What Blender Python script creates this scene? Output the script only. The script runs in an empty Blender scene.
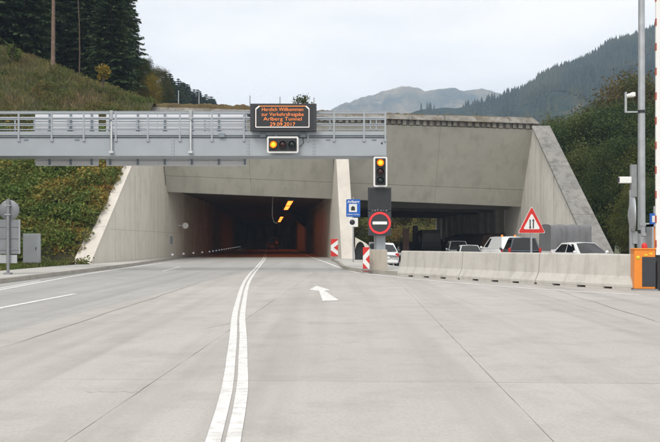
import bpy, bmesh, math, random
import numpy as np
from mathutils import Vector, Matrix, noise as mnoise

random.seed(7)
rng = np.random.default_rng(7)
SC = bpy.context.scene
COL = SC.collection
R = math.radians

# ------------------------------------------------------------------ camera
F, H, YH = 750.0, 1.3, 242.0          # focal length in photo pixels, eye height, horizon row
cam_d = bpy.data.cameras.new('camera')
cam = bpy.data.objects.new('camera', cam_d)
COL.objects.link(cam)
cam.location = (0, 0, H)
cam.rotation_euler = (R(90), 0, 0)
cam_d.sensor_width = 36.0
cam_d.lens = 36.0 * F / 660.0
cam_d.shift_y = (YH - 221.0) / 660.0
cam_d.clip_end = 20000
cam_d.clip_start = 0.1
SC.camera = cam

# ------------------------------------------------------------------ sky: flat bright overcast over a Nishita sky
W = bpy.data.worlds.new('World')
SC.world = W
W.use_nodes = True
nt = W.node_tree
nt.nodes.clear()
wo = nt.nodes.new('ShaderNodeOutputWorld')
bg = nt.nodes.new('ShaderNodeBackground')
sky = nt.nodes.new('ShaderNodeTexSky')
sky.sky_type = 'NISHITA'
sky.sun_disc = False
SUN_EL, SUN_AZ = 50.0, 205.0           # azimuth clockwise from +Y
sky.sun_elevation = R(SUN_EL)
sky.sun_rotation = R(SUN_AZ)
skm = nt.nodes.new('ShaderNodeMixRGB'); skm.blend_type = 'MULTIPLY'; skm.inputs[0].default_value = 1
skm.inputs[2].default_value = (0.10, 0.10, 0.10, 1)
tc = nt.nodes.new('ShaderNodeTexCoord')
mp = nt.nodes.new('ShaderNodeMapping'); mp.inputs['Scale'].default_value = (1.3, 1.3, 4.5)
nz = nt.nodes.new('ShaderNodeTexNoise'); nz.inputs['Scale'].default_value = 1.6; nz.inputs['Detail'].default_value = 5
nz.inputs['Roughness'].default_value = 0.5
cr = nt.nodes.new('ShaderNodeValToRGB')
cr.color_ramp.elements[0].position = 0.36; cr.color_ramp.elements[0].color = (0.80, 0.79, 0.785, 1)
cr.color_ramp.elements[1].position = 0.56; cr.color_ramp.elements[1].color = (1.05, 1.01, 0.96, 1)
mx = nt.nodes.new('ShaderNodeMixRGB'); mx.inputs[0].default_value = 0.97
nt.links.new(sky.outputs[0], skm.inputs[1])
nt.links.new(tc.outputs['Generated'], mp.inputs[0])
nt.links.new(mp.outputs[0], nz.inputs['Vector'])
nt.links.new(nz.outputs['Fac'], cr.inputs[0])
nt.links.new(skm.outputs[0], mx.inputs[1])
nt.links.new(cr.outputs[0], mx.inputs[2])
nt.links.new(mx.outputs[0], bg.inputs[0])
bg.inputs[1].default_value = 1.0
nt.links.new(bg.outputs[0], wo.inputs[0])

# ------------------------------------------------------------------ sun (veiled by cloud)
sd = bpy.data.lights.new('sun', 'SUN'); sd.energy = 1.5; sd.angle = R(25); sd.color = (1.0, 0.965, 0.91)
so = bpy.data.objects.new('sun', sd); COL.objects.link(so)
az = R(SUN_AZ); el = R(SUN_EL)
sdir = Vector((math.sin(az) * math.cos(el), math.cos(az) * math.cos(el), math.sin(el)))
so.rotation_euler = sdir.to_track_quat('Z', 'Y').to_euler()
so.location = (0, -20, 60)

SC.view_settings.view_transform = 'Standard'
SC.view_settings.look = 'None'
SC.view_settings.gamma = 1
SC.view_settings.exposure = 0.45
SC.render.engine = 'CYCLES'
SC.cycles.use_denoising = True
SC.cycles.max_bounces = 8
SC.cycles.transparent_max_bounces = 6
SC.cycles.volume_bounces = 1

# ------------------------------------------------------------------ helpers: pixels to places
def px(x, y, Y):
    """point seen at photo pixel (x, y) at distance Y"""
    return ((x - 330.0) * Y / F, Y, H + (YH - y) * Y / F)
def gx(x, y, h=0.0):
    """point of the level z = h seen at photo pixel (x, y)"""
    Y = (H - h) * F / (y - YH)
    return ((x - 330.0) * Y / F, Y)
def sstep(a, b, t):
    t = min(1.0, max(0.0, (t - a) / (b - a)))
    return t * t * (3 - 2 * t)
AX = -0.0825                                  # the carriageway heads slightly left of the view
def rd(o, Y):
    return o + AX * Y
BA, BB = (2.56, 28.7), (8.2, 20.3)           # foot of the concrete barriers
_bl = math.hypot(BB[0] - BA[0], BB[1] - BA[1])
BT = ((BB[0] - BA[0]) / _bl, (BB[1] - BA[1]) / _bl)
BN = (-BT[1], BT[0])
def bdist(x, y):
    return (x - BA[0]) * BN[0] + (y - BA[1]) * BN[1]
SLAT0, SLONG1 = -5.1, 33.0
def road_z(x, y):
    return -0.025 - (0.15 * sstep(0.8, 9, bdist(x, y)) + 0.25 * sstep(46, 56, y)) * sstep(0.7, 2.2, x)
def surf_z(x, y):
    lat = x - 0.04 * y
    if lat > SLAT0 and y + 0.04 * x < SLONG1 and bdist(x, y) < 0.4:
        return 0.0
    return road_z(x, y)

# ------------------------------------------------------------------ helpers: meshes
class MB:
    def __init__(self):
        self.v = []; self.f = []; self.sm = []
    def add(self, vs, fs, smooth=False):
        b = len(self.v)
        self.v += [tuple(p) for p in vs]
        for q in fs:
            self.f.append(tuple(b + i for i in q)); self.sm.append(smooth)
    def box(self, x0, x1, y0, y1, z0, z1):
        self.add([(x0,y0,z0),(x1,y0,z0),(x1,y1,z0),(x0,y1,z0),(x0,y0,z1),(x1,y0,z1),(x1,y1,z1),(x0,y1,z1)],
                 [(3,2,1,0),(4,5,6,7),(0,1,5,4),(1,2,6,5),(2,3,7,6),(3,0,4,7)])
        return self
    def hexa(self, p):
        self.add(p, [(3,2,1,0),(4,5,6,7),(0,1,5,4),(1,2,6,5),(2,3,7,6),(3,0,4,7)])
        return self
    def prism(self, poly, z0, z1):
        """horizontal polygon extruded upwards; z0/z1 numbers or functions of (x, y)"""
        n = len(poly)
        a = z0 if callable(z0) else (lambda x, y: z0)
        b = z1 if callable(z1) else (lambda x, y: z1)
        vs = [(x, y, a(x, y)) for x, y in poly] + [(x, y, b(x, y)) for x, y in poly]
        self.add(vs, [tuple(range(n - 1, -1, -1)), tuple(range(n, 2 * n))] + [(i, (i + 1) % n, n + (i + 1) % n, n + i) for i in range(n)])
        return self
    def xprism(self, prof, x0, x1):
        """profile in (y, z) extruded along x"""
        n = len(prof)
        vs = [(x0, y, z) for y, z in prof] + [(x1, y, z) for y, z in prof]
        self.add(vs, [tuple(range(n)), tuple(range(2 * n - 1, n - 1, -1))] + [(i, n + i, n + (i + 1) % n, (i + 1) % n) for i in range(n)])
        return self
    def yprism(self, prof, y0, y1):
        """profile in (x, z) extruded along y"""
        n = len(prof)
        vs = [(x, y0, z) for x, z in prof] + [(x, y1, z) for x, z in prof]
        self.add(vs, [tuple(range(n - 1, -1, -1)), tuple(range(n, 2 * n))] + [(i, (i + 1) % n, n + (i + 1) % n, n + i) for i in range(n)])
        return self
    def tube(self, p, q, r0, r1=None, n=10, cap=True):
        r1 = r0 if r1 is None else r1
        p, q = Vector(p), Vector(q)
        d = (q - p).normalized()
        u = d.orthogonal().normalized(); w = d.cross(u)
        vs = []
        for c, r in ((p, r0), (q, r1)):
            for i in range(n):
                t = 2 * math.pi * i / n
                vs.append(c + u * (r * math.cos(t)) + w * (r * math.sin(t)))
        fs = [(i, (i + 1) % n, n + (i + 1) % n, n + i) for i in range(n)]
        self.add(vs, fs, True)
        if cap:
            self.add(vs, [tuple(range(n - 1, -1, -1)), tuple(range(n, 2 * n))])
        return self
    def path(self, pts, radii, n=7):
        for i in range(len(pts) - 1):
            self.tube(pts[i], pts[i + 1], radii[i], radii[i + 1], n, cap=(i == len(pts) - 2))
        return self
    def lathe(self, c, axis, prof, n=20):
        """prof: (radius, offset along axis) pairs"""
        c = Vector(c); d = Vector(axis).normalized(); u = d.orthogonal().normalized(); w = d.cross(u)
        vs = []
        for r, o in prof:
            for i in range(n):
                t = 2 * math.pi * i / n
                vs.append(c + d * o + u * (r * math.cos(t)) + w * (r * math.sin(t)))
        fs = []
        for k in range(len(prof) - 1):
            for i in range(n):
                fs.append((k * n + i, k * n + (i + 1) % n, (k + 1) * n + (i + 1) % n, (k + 1) * n + i))
        self.add(vs, fs, True)
        return self
    def grid(self, xs, ys, zf, smooth=True):
        nx, ny = len(xs), len(ys)
        vs = [(x, y, zf(x, y)) for y in ys for x in xs]
        fs = [(j * nx + i, j * nx + i + 1, (j + 1) * nx + i + 1, (j + 1) * nx + i) for j in range(ny - 1) for i in range(nx - 1)]
        self.add(vs, fs, smooth)
        return self
    def mesh(self, name, mat=None, bevel=0, seg=1):
        me = bpy.data.meshes.new(name)
        me.from_pydata(self.v, [], self.f)
        me.polygons.foreach_set('use_smooth', self.sm)
        if bevel:
            bm = bmesh.new(); bm.from_mesh(me)
            bmesh.ops.remove_doubles(bm, verts=bm.verts, dist=1e-5)
            bmesh.ops.recalc_face_normals(bm, faces=bm.faces)
            ed = [e for e in bm.edges if len(e.link_faces) == 2 and e.calc_face_angle(0) > 0.5]
            bmesh.ops.bevel(bm, geom=ed, offset=bevel, segments=seg, profile=0.5, affect='EDGES', clamp_overlap=True)
            bm.to_mesh(me); bm.free()
        if mat: me.materials.append(mat)
        me.update()
        return me
    def build(self, name, mat=None, parent=None, loc=None, bevel=0, seg=1, rot=None):
        return place(name, self.mesh(name, mat, bevel, seg), parent, loc, rot)

def place(name, me, parent=None, loc=None, rot=None):
    o = bpy.data.objects.new(name, me)
    COL.objects.link(o)
    if parent: o.parent = parent
    if loc: o.location = loc
    if rot: o.rotation_euler = rot
    return o
def empty(name, loc=(0, 0, 0), rz=0.0):
    o = bpy.data.objects.new(name, None); COL.objects.link(o)
    o.location = loc; o.rotation_euler = (0, 0, rz); o.empty_display_size = 0.3
    return o
def tag(o, label=None, cat=None, group=None, kind=None):
    if label: o['label'] = label
    if cat: o['category'] = cat
    if group: o['group'] = group
    if kind: o['kind'] = kind
    return o
def thing(name, label, cat, loc=(0, 0, 0), rz=0.0, group=None):
    return tag(empty(name, loc, rz), label, cat, group)
def quads_object(name, V, mat, parent=None, loc=None):
    """V: (n, 4, 3) array of quads, linked as one mesh"""
    me = quads_mesh(name, V, mat)
    return place(name, me, parent, loc)
def quads_mesh(name, V, mat, smooth=False):
    n = V.shape[0]; k = V.shape[1]
    me = bpy.data.meshes.new(name)
    me.vertices.add(n * k); me.vertices.foreach_set('co', V.reshape(-1).astype(np.float32))
    me.loops.add(n * k); me.loops.foreach_set('vertex_index', np.arange(n * k, dtype=np.int32))
    me.polygons.add(n); me.polygons.foreach_set('loop_start', np.arange(0, n * k, k, dtype=np.int32))
    me.polygons.foreach_set('loop_total', np.full(n, k, dtype=np.int32))
    me.update(calc_edges=True)
    me.materials.append(mat)
    return me

# ------------------------------------------------------------------ helpers: materials
def newmat(name):
    m = bpy.data.materials.new(name); m.use_nodes = True
    return m, m.node_tree, m.node_tree.nodes['Principled BSDF']
def N(t, kind, **kw):
    n = t.nodes.new(kind)
    for k, v in kw.items(): setattr(n, k, v)
    return n
def plain(name, col, rough=0.5, metal=0.0, var=0.08, scale=6.0, bump=0.0, coat=0.0, emit=None, es=0.0):
    m, t, b = newmat(name)
    co = N(t, 'ShaderNodeTexCoord')
    n = N(t, 'ShaderNodeTexNoise'); n.inputs['Scale'].default_value = scale; n.inputs['Detail'].default_value = 6
    t.links.new(co.outputs['Object'], n.inputs['Vector'])
    r = N(t, 'ShaderNodeValToRGB')
    r.color_ramp.elements[0].position = 0.3; r.color_ramp.elements[1].position = 0.7
    r.color_ramp.elements[0].color = tuple(c * (1 - var) for c in col) + (1,)
    r.color_ramp.elements[1].color = tuple(min(1, c * (1 + var)) for c in col) + (1,)
    t.links.new(n.outputs['Fac'], r.inputs[0]); t.links.new(r.outputs[0], b.inputs['Base Color'])
    b.inputs['Roughness'].default_value = rough; b.inputs['Metallic'].default_value = metal
    if coat: b.inputs['Coat Weight'].default_value = coat; b.inputs['Coat Roughness'].default_value = 0.08
    if bump:
        bp = N(t, 'ShaderNodeBump'); bp.inputs['Strength'].default_value = bump; bp.inputs['Distance'].default_value = 0.02
        t.links.new(n.outputs['Fac'], bp.inputs['Height']); t.links.new(bp.outputs[0], b.inputs['Normal'])
    if emit:
        b.inputs['Emission Color'].default_value = emit + (1,); b.inputs['Emission Strength'].default_value = es
    return m
def concrete(name, base, dark, light=None, streak=0.5, blotch=0.5, sc=1.0, moss=None, rough=0.9, rnd=0.0, bump=0.25):
    """weathered concrete: blotches, rain streaks running down, fine grain, optional moss"""
    light = light or tuple(min(1, c * 1.12) for c in base)
    m, t, b = newmat(name)
    g = N(t, 'ShaderNodeNewGeometry')
    def noise(scale, detail, vec, rough_=0.55):
        n = N(t, 'ShaderNodeTexNoise'); n.inputs['Scale'].default_value = scale; n.inputs['Detail'].default_value = detail
        n.inputs['Roughness'].default_value = rough_
        t.links.new(vec, n.inputs['Vector']); return n.outputs['Fac']
    def ramp(v, a, bb):
        r = N(t, 'ShaderNodeMapRange'); r.inputs[1].default_value = a; r.inputs[2].default_value = bb
        t.links.new(v, r.inputs[0]); return r.outputs[0]
    def mix(f, a, c, mode='MIX'):
        x = N(t, 'ShaderNodeMixRGB', blend_type=mode)
        for s, v in ((0, f), (1, a), (2, c)):
            if isinstance(v, (int, float)): x.inputs[s].default_value = v
            elif isinstance(v, tuple): x.inputs[s].default_value = v + (1,)
            else: t.links.new(v, x.inputs[s])
        return x.outputs[0]
    def mul(v, k):
        x = N(t, 'ShaderNodeMath', operation='MULTIPLY'); x.inputs[1].default_value = k
        t.links.new(v, x.inputs[0]); return x.outputs[0]
    pos = g.outputs['Position']
    mpn = N(t, 'ShaderNodeMapping'); mpn.inputs['Scale'].default_value = (1.6, 1.6, 0.13)
    t.links.new(pos, mpn.inputs[0])
    big = noise(0.35 * sc, 6, pos)
    st = noise(1.1 * sc, 5, mpn.outputs[0], 0.6)
    fine = noise(14, 4, pos, 0.7)
    c = mix(ramp(big, 0.3, 0.7), base, light)
    c = mix(mul(ramp(noise(0.9 * sc, 7, pos, 0.62), 0.5, 0.78), blotch), c, dark)
    c = mix(mul(ramp(st, 0.5, 0.75), streak), c, dark)
    if moss:
        c = mix(mul(ramp(noise(0.5, 8, pos, 0.7), 0.5, 0.62), moss[1]), c, moss[0])
    c = mix(mul(ramp(fine, 0.35, 0.7), 0.22), c, tuple(k * 0.7 for k in base))
    if rnd:
        oi = N(t, 'ShaderNodeObjectInfo')
        rr = N(t, 'ShaderNodeMapRange'); rr.inputs[3].default_value = 1 - rnd; rr.inputs[4].default_value = 1 + rnd
        t.links.new(oi.outputs['Random'], rr.inputs[0])
        x = N(t, 'ShaderNodeVectorMath', operation='SCALE')
        t.links.new(c, x.inputs[0]); t.links.new(rr.outputs[0], x.inputs['Scale']); c = x.outputs[0]
    t.links.new(c, b.inputs['Base Color'])
    b.inputs['Roughness'].default_value = rough
    bp = N(t, 'ShaderNodeBump'); bp.inputs['Strength'].default_value = bump; bp.inputs['Distance'].default_value = 0.01
    t.links.new(fine, bp.inputs['Height']); t.links.new(bp.outputs[0], b.inputs['Normal'])
    return m
def leafmat(name, cols, patch=0.25, trans=0.25, rough=0.6):
    """cols: ramp of leaf colours, varied from leaf to leaf and from patch to patch"""
    m, t, b = newmat(name)
    g = N(t, 'ShaderNodeNewGeometry')
    n = N(t, 'ShaderNodeTexNoise'); n.inputs['Scale'].default_value = patch; n.inputs['Detail'].default_value = 3
    t.links.new(g.outputs['Position'], n.inputs['Vector'])
    mr = N(t, 'ShaderNodeMapRange'); mr.inputs[1].default_value = 0.33; mr.inputs[2].default_value = 0.67
    t.links.new(n.outputs['Fac'], mr.inputs[0])
    a = N(t, 'ShaderNodeMath', operation='MULTIPLY_ADD'); a.inputs[1].default_value = 0.5; a.inputs[2].default_value = -0.25
    t.links.new(g.outputs['Random Per Island'], a.inputs[0])
    s = N(t, 'ShaderNodeMath', operation='ADD'); t.links.new(a.outputs[0], s.inputs[0]); t.links.new(mr.outputs[0], s.inputs[1])
    r = N(t, 'ShaderNodeValToRGB'); el = r.color_ramp.elements
    el[0].position = 0; el[0].color = cols[0] + (1,)
    el[1].position = 1; el[1].color = cols[-1] + (1,)
    for i, c in enumerate(cols[1:-1]):
        e = el.new((i + 1) / (len(cols) - 1)); e.color = c + (1,)
    t.links.new(s.outputs[0], r.inputs[0])
    t.links.new(r.outputs[0], b.inputs['Base Color'])
    b.inputs['Roughness'].default_value = rough
    b.inputs['Specular IOR Level'].default_value = 0.1
    if trans:
        tr = N(t, 'ShaderNodeBsdfTranslucent'); t.links.new(r.outputs[0], tr.inputs[0])
        ms = N(t, 'ShaderNodeMixShader'); ms.inputs[0].default_value = trans
        t.links.new(b.outputs[0], ms.inputs[1]); t.links.new(tr.outputs[0], ms.inputs[2])
        t.links.new(ms.outputs[0], t.nodes['Material Output'].inputs[0])
    return m
def road_mat(name, base, dark, rnd):
    m, t, b = newmat(name)
    g = N(t, 'ShaderNodeNewGeometry'); pos = g.outputs['Position']
    def noise(scale, detail, vec, ro=0.6):
        n = N(t, 'ShaderNodeTexNoise'); n.inputs['Scale'].default_value = scale; n.inputs['Detail'].default_value = detail
        n.inputs['Roughness'].default_value = ro; t.links.new(vec, n.inputs['Vector']); return n.outputs['Fac']
    def ramp(v, a, bb, lo=0.0, hi=1.0):
        r = N(t, 'ShaderNodeMapRange'); r.inputs[1].default_value = a; r.inputs[2].default_value = bb
        r.inputs[3].default_value = lo; r.inputs[4].default_value = hi
        t.links.new(v, r.inputs[0]); return r.outputs[0]
    def mix(f, a, c):
        x = N(t, 'ShaderNodeMixRGB')
        for s, v in ((0, f), (1, a), (2, c)):
            if isinstance(v, (int, float)): x.inputs[s].default_value = v
            elif isinstance(v, tuple): x.inputs[s].default_value = v + (1,)
            else: t.links.new(v, x.inputs[s])
        return x.outputs[0]
    # rubber worn along the ways the wheels take: two sets of long streaks
    def streaks(ang, sx, sy):
        mpn = N(t, 'ShaderNodeMapping'); mpn.inputs['Rotation'].default_value = (0, 0, ang); mpn.inputs['Scale'].default_value = (sx, sy, 1)
        t.links.new(pos, mpn.inputs[0]); return noise(1.0, 4, mpn.outputs[0], 0.55)
    c = mix(ramp(noise(0.22, 5, pos), 0.35, 0.68), base, tuple(k * 0.87 for k in base))
    c = mix(ramp(streaks(-0.0823, 1.3, 0.04), 0.50, 0.70, 0, 0.55), c, dark)
    c = mix(ramp(streaks(0.75, 1.1, 0.05), 0.52, 0.72, 0, 0.45), c, dark)
    c = mix(ramp(noise(1.3, 9, pos, 0.72), 0.48, 0.70, 0, 0.5), c, dark)
    c = mix(ramp(noise(32, 4, pos, 0.8), 0.42, 0.72, 0, 0.55), c, tuple(k * 0.6 for k in base))
    c = mix(ramp(noise(5.5, 6, pos, 0.75), 0.66, 0.74, 0, 0.35), c, tuple(k * 0.5 for k in base))
    if rnd:
        oi = N(t, 'ShaderNodeObjectInfo')
        rr = ramp(oi.outputs['Random'], 0, 1, 1 - rnd, 1 + rnd)
        x = N(t, 'ShaderNodeVectorMath', operation='SCALE'); t.links.new(c, x.inputs[0]); t.links.new(rr, x.inputs['Scale']); c = x.outputs[0]
    t.links.new(c, b.inputs['Base Color']); b.inputs['Roughness'].default_value = 0.85
    b.inputs['Specular IOR Level'].default_value = 0.3
    bp = N(t, 'ShaderNodeBump'); bp.inputs['Strength'].default_value = 0.25; bp.inputs['Distance'].default_value = 0.006
    t.links.new(noise(45, 3, pos, 0.7), bp.inputs['Height']); t.links.new(bp.outputs[0], b.inputs['Normal'])
    return m
def paint_mat(name):
    m, t, b = newmat(name)
    g = N(t, 'ShaderNodeNewGeometry')
    n = N(t, 'ShaderNodeTexNoise'); n.inputs['Scale'].default_value = 9; n.inputs['Detail'].default_value = 8; n.inputs['Roughness'].default_value = 0.75
    t.links.new(g.outputs['Position'], n.inputs['Vector'])
    mpn = N(t, 'ShaderNodeMapping'); mpn.inputs['Scale'].default_value = (0.6, 9, 1); t.links.new(g.outputs['Position'], mpn.inputs[0])
    n2 = N(t, 'ShaderNodeTexNoise'); n2.inputs['Scale'].default_value = 1.2; n2.inputs['Detail'].default_value = 2
    t.links.new(mpn.outputs[0], n2.inputs['Vector'])
    r = N(t, 'ShaderNodeValToRGB'); e = r.color_ramp.elements
    e[0].position = 0.46; e[0].color = (0.76, 0.755, 0.735, 1); e[1].position = 0.68; e[1].color = (0.48, 0.46, 0.43, 1)
    t.links.new(n.outputs['Fac'], r.inputs[0])
    r2 = N(t, 'ShaderNodeMapRange'); r2.inputs[1].default_value = 0.55; r2.inputs[2].default_value = 0.62; r2.inputs[4].default_value = 0.45
    t.links.new(n2.outputs['Fac'], r2.inputs[0])
    x = N(t, 'ShaderNodeMixRGB'); x.inputs[2].default_value = (0.5, 0.49, 0.47, 1)
    t.links.new(r2.outputs[0], x.inputs[0]); t.links.new(r.outputs[0], x.inputs[1])
    t.links.new(x.outputs[0], b.inputs['Base Color']); b.inputs['Roughness'].default_value = 0.7
    return m
def glow(name, col, s):
    m, t, b = newmat(name)
    b.inputs['Base Color'].default_value = col + (1,)
    b.inputs['Emission Color'].default_value = col + (1,); b.inputs['Emission Strength'].default_value = s
    return m
def glass_mat(name, col=(0.008, 0.010, 0.012)):
    m, t, b = newmat(name)
    b.inputs['Base Color'].default_value = col + (1,); b.inputs['Roughness'].default_value = 0.06
    b.inputs['Specular IOR Level'].default_value = 0.45
    return m

M = {}
M['slab'] = road_mat('slab_concrete', (0.492, 0.468, 0.44), (0.29, 0.275, 0.26), 0.03)
M['asphalt'] = road_mat('worn_asphalt', (0.43, 0.42, 0.405), (0.28, 0.272, 0.262), 0)
M['joint'] = plain('joint_filler', (0.27, 0.255, 0.24), 0.9, 0, 0.4, 1.5)
M['paint'] = paint_mat('road_paint')
M['wing'] = concrete('wing_concrete', (0.66, 0.63, 0.55), (0.30, 0.28, 0.23), streak=0.35, blotch=0.25)
M['wingR'] = concrete('pale_concrete', (0.74, 0.71, 0.645), (0.32, 0.30, 0.25), streak=0.55, blotch=0.3)
M['fascia'] = concrete('fascia_concrete', (0.425, 0.415, 0.365), (0.25, 0.24, 0.20), streak=0.5, blotch=0.35, sc=0.8)
M['coping'] = concrete('weathered_coping', (0.21, 0.205, 0.19), (0.075, 0.07, 0.065), light=(0.30, 0.29, 0.27), streak=0.6, blotch=0.95, sc=1.6)
M['copingL'] = concrete('pale_coping', (0.62, 0.58, 0.52), (0.36, 0.33, 0.28), streak=0.3, blotch=0.4)
M['parapet'] = concrete('mossy_parapet', (0.205, 0.195, 0.175), (0.05, 0.045, 0.04), light=(0.31, 0.295, 0.265), streak=0.7, blotch=0.95, sc=2.2, moss=((0.10, 0.07, 0.03), 0.6))
M['moss'] = concrete('moss_mat', (0.10, 0.068, 0.028), (0.03, 0.024, 0.012), light=(0.135, 0.105, 0.04), streak=0.1, blotch=0.9, sc=3, bump=1.0)
M['tunnel'] = concrete('tunnel_wall', (0.50, 0.475, 0.40), (0.24, 0.215, 0.17), streak=0.7, blotch=0.6)
M['soffit'] = concrete('dark_ceiling', (0.13, 0.125, 0.11), (0.06, 0.056, 0.05), streak=0.2, blotch=0.5)  # dark grey ceiling concrete, darker blotches and streaks
M['rib'] = concrete('ribbed_wall', (0.50, 0.475, 0.42), (0.16, 0.15, 0.12), streak=0.7, blotch=0.4)
M['rust'] = concrete('brown_stone', (0.085, 0.05, 0.035), (0.03, 0.02, 0.015), streak=0.4, blotch=0.8, sc=2)
M['kerb'] = concrete('kerb_stone', (0.36, 0.34, 0.30), (0.17, 0.155, 0.13), streak=0.2, blotch=0.6, sc=2)
M['walk'] = concrete('pavement', (0.46, 0.45, 0.42), (0.28, 0.27, 0.25), streak=0, blotch=0.4, sc=2)
M['barrier'] = concrete('barrier_concrete', (0.52, 0.50, 0.46), (0.27, 0.25, 0.22), streak=0.5, blotch=0.35, sc=2.0, rnd=0.05)
M['block'] = concrete('block_concrete', (0.44, 0.40, 0.34), (0.22, 0.19, 0.155), streak=0.6, blotch=0.6, sc=2.5)
M['gantry'] = plain('gantry_paint', (0.36, 0.395, 0.43), 0.45, 0.1, 0.05, 1.2)
M['gantry2'] = plain('gantry_dark_paint', (0.22, 0.26, 0.30), 0.5, 0.2, 0.06, 2)  # darker blue-grey for walkway, brackets and boxes
M['galv'] = plain('galvanised', (0.42, 0.44, 0.46), 0.45, 0.5, 0.12, 4)
M['galvd'] = plain('dull_galvanised', (0.27, 0.28, 0.29), 0.55, 0.4, 0.12, 4)
M['bright'] = plain('bright_steel', (0.62, 0.64, 0.65), 0.3, 0.6, 0.06, 4)
M['back'] = plain('sign_back', (0.74, 0.75, 0.78), 0.4, 0.15, 0.04, 1)
M['backd'] = plain('dull_sign_back', (0.24, 0.25, 0.27), 0.55, 0.3, 0.1, 2)
M['cabinet'] = plain('cabinet_paint', (0.40, 0.42, 0.44), 0.5, 0.1, 0.06, 2)
M['black'] = plain('black_plastic', (0.022, 0.024, 0.028), 0.5, 0, 0.15, 4)
M['vms'] = plain('display_black', (0.035, 0.038, 0.045), 0.45, 0, 0.1, 9)
M['white'] = plain('white_paint', (0.80, 0.80, 0.78), 0.45, 0, 0.03)
M['whitesheet'] = plain('reflective_white', (0.78, 0.78, 0.76), 0.5, 0, 0.03)
M['red'] = plain('reflective_red', (0.60, 0.025, 0.02), 0.45, 0, 0.08)
M['blue'] = plain('reflective_blue', (0.015, 0.12, 0.48), 0.45, 0, 0.05)
M['orange'] = plain('orange_paint', (0.78, 0.24, 0.02), 0.4, 0, 0.05, coat=0.2)
M['yellow'] = plain('yellow_sticker', (0.75, 0.55, 0.03), 0.5)
M['led'] = glow('amber_led', (1.0, 0.27, 0.06), 0.72)
M['ledw'] = glow('white_led', (1.0, 0.86, 0.80), 0.5)
M['ledr'] = glow('red_led', (0.9, 0.03, 0.035), 0.42)
M['ledy'] = glow('pale_led', (1.0, 0.95, 0.74), 0.5)
M['amber'] = glow('amber_lamp', (1.0, 0.17, 0.0), 1.0)
M['ambercore'] = glow('amber_core', (1.0, 0.40, 0.02), 1.1)
M['fadedred'] = plain('faded_red_tape', (0.40, 0.09, 0.06), 0.6, 0, 0.2)
M['offred'] = plain('unlit_red_lens', (0.03, 0.005, 0.004), 0.35)
M['offgreen'] = plain('unlit_green_lens', (0.004, 0.014, 0.011), 0.35)
M['sodium'] = glow('sodium_lamp', (1.0, 0.22, 0.03), 2.5)
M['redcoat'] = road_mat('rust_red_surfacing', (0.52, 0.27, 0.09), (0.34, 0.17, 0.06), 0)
M['marker'] = glow('kerb_marker_light', (0.9, 0.93, 1.0), 0.18)
M['tarp'] = concrete('grey_tarpaulin', (0.155, 0.158, 0.165), (0.085, 0.086, 0.09), streak=0.9, blotch=0.4, sc=2.5, rough=0.55)
M['tyre'] = plain('tyre_rubber', (0.02, 0.02, 0.02), 0.85)
M['rim'] = plain('alloy_rim', (0.45, 0.46, 0.47), 0.35, 0.7)
M['glass'] = glass_mat('car_glass')
M['glass'].node_tree.nodes['Principled BSDF'].inputs['Coat Weight'].default_value = 0.15
M['lens'] = plain('headlamp_lens', (0.65, 0.66, 0.66), 0.15, 0.3)
M['tail'] = plain('tail_lamp', (0.45, 0.012, 0.01), 0.25)
M['carwhite'] = plain('white_car_paint', (0.76, 0.77, 0.77), 0.3, 0, 0.02, coat=0.5)
M['carsilver'] = plain('silver_car_paint', (0.50, 0.52, 0.53), 0.3, 0.4, 0.02, coat=0.5)
M['cardark'] = plain('slate_car_paint', (0.075, 0.095, 0.12), 0.3, 0.3, 0.04, coat=0.6)
M['carblack'] = plain('black_truck_paint', (0.014, 0.015, 0.018), 0.45, 0.1, 0.1)
M['vanbrown'] = plain('dusty_van_paint', (0.22, 0.19, 0.17), 0.5, 0.1, 0.1)
M['plate'] = plain('number_plate', (0.75, 0.75, 0.73), 0.4)
M['bark'] = plain('bark', (0.10, 0.072, 0.055), 0.95, 0, 0.35, 5, bump=0.8)
M['pinebark'] = plain('pine_bark', (0.20, 0.135, 0.105), 0.95, 0, 0.3, 5, bump=0.8)
M['needle'] = leafmat('spruce_needles', [(0.040, 0.066, 0.030), (0.062, 0.096, 0.042), (0.10, 0.135, 0.055)], 0.3, 0.1)
M['needle2'] = leafmat('lighter_needles', [(0.040, 0.070, 0.032), (0.065, 0.098, 0.042), (0.095, 0.125, 0.05)], 0.3, 0.1)
M['leafbore'] = leafmat('mixed_autumn_leaves', [(0.125, 0.153, 0.049), (0.196, 0.221, 0.065), (0.321, 0.255, 0.081), (0.428, 0.238, 0.081)], 0.16)
M['leafdark'] = leafmat('alder_leaves', [(0.036, 0.060, 0.020), (0.062, 0.092, 0.027), (0.10, 0.125, 0.034)], 0.3)
M['leafmid'] = leafmat('ash_leaves', [(0.050, 0.072, 0.021), (0.093, 0.111, 0.030), (0.157, 0.143, 0.035)], 0.25)
M['leafaut'] = leafmat('autumn_leaves', [(0.07, 0.09, 0.028), (0.12, 0.11, 0.036), (0.17, 0.115, 0.045)], 0.3)
M['leafyel'] = leafmat('yellow_leaves', [(0.143, 0.143, 0.033), (0.286, 0.221, 0.039), (0.390, 0.260, 0.039)], 0.5)
M['shrub'] = leafmat('slope_shrub_leaves', [(0.07, 0.115, 0.028), (0.10, 0.16, 0.038), (0.13, 0.19, 0.045), (0.15, 0.20, 0.05), (0.18, 0.205, 0.055), (0.25, 0.225, 0.06), (0.36, 0.26, 0.06)], 0.36)
M['fringe'] = leafmat('yellowing_leaves', [(0.10, 0.14, 0.04), (0.17, 0.185, 0.05), (0.28, 0.22, 0.055), (0.36, 0.23, 0.055), (0.34, 0.15, 0.05)], 0.5)
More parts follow.
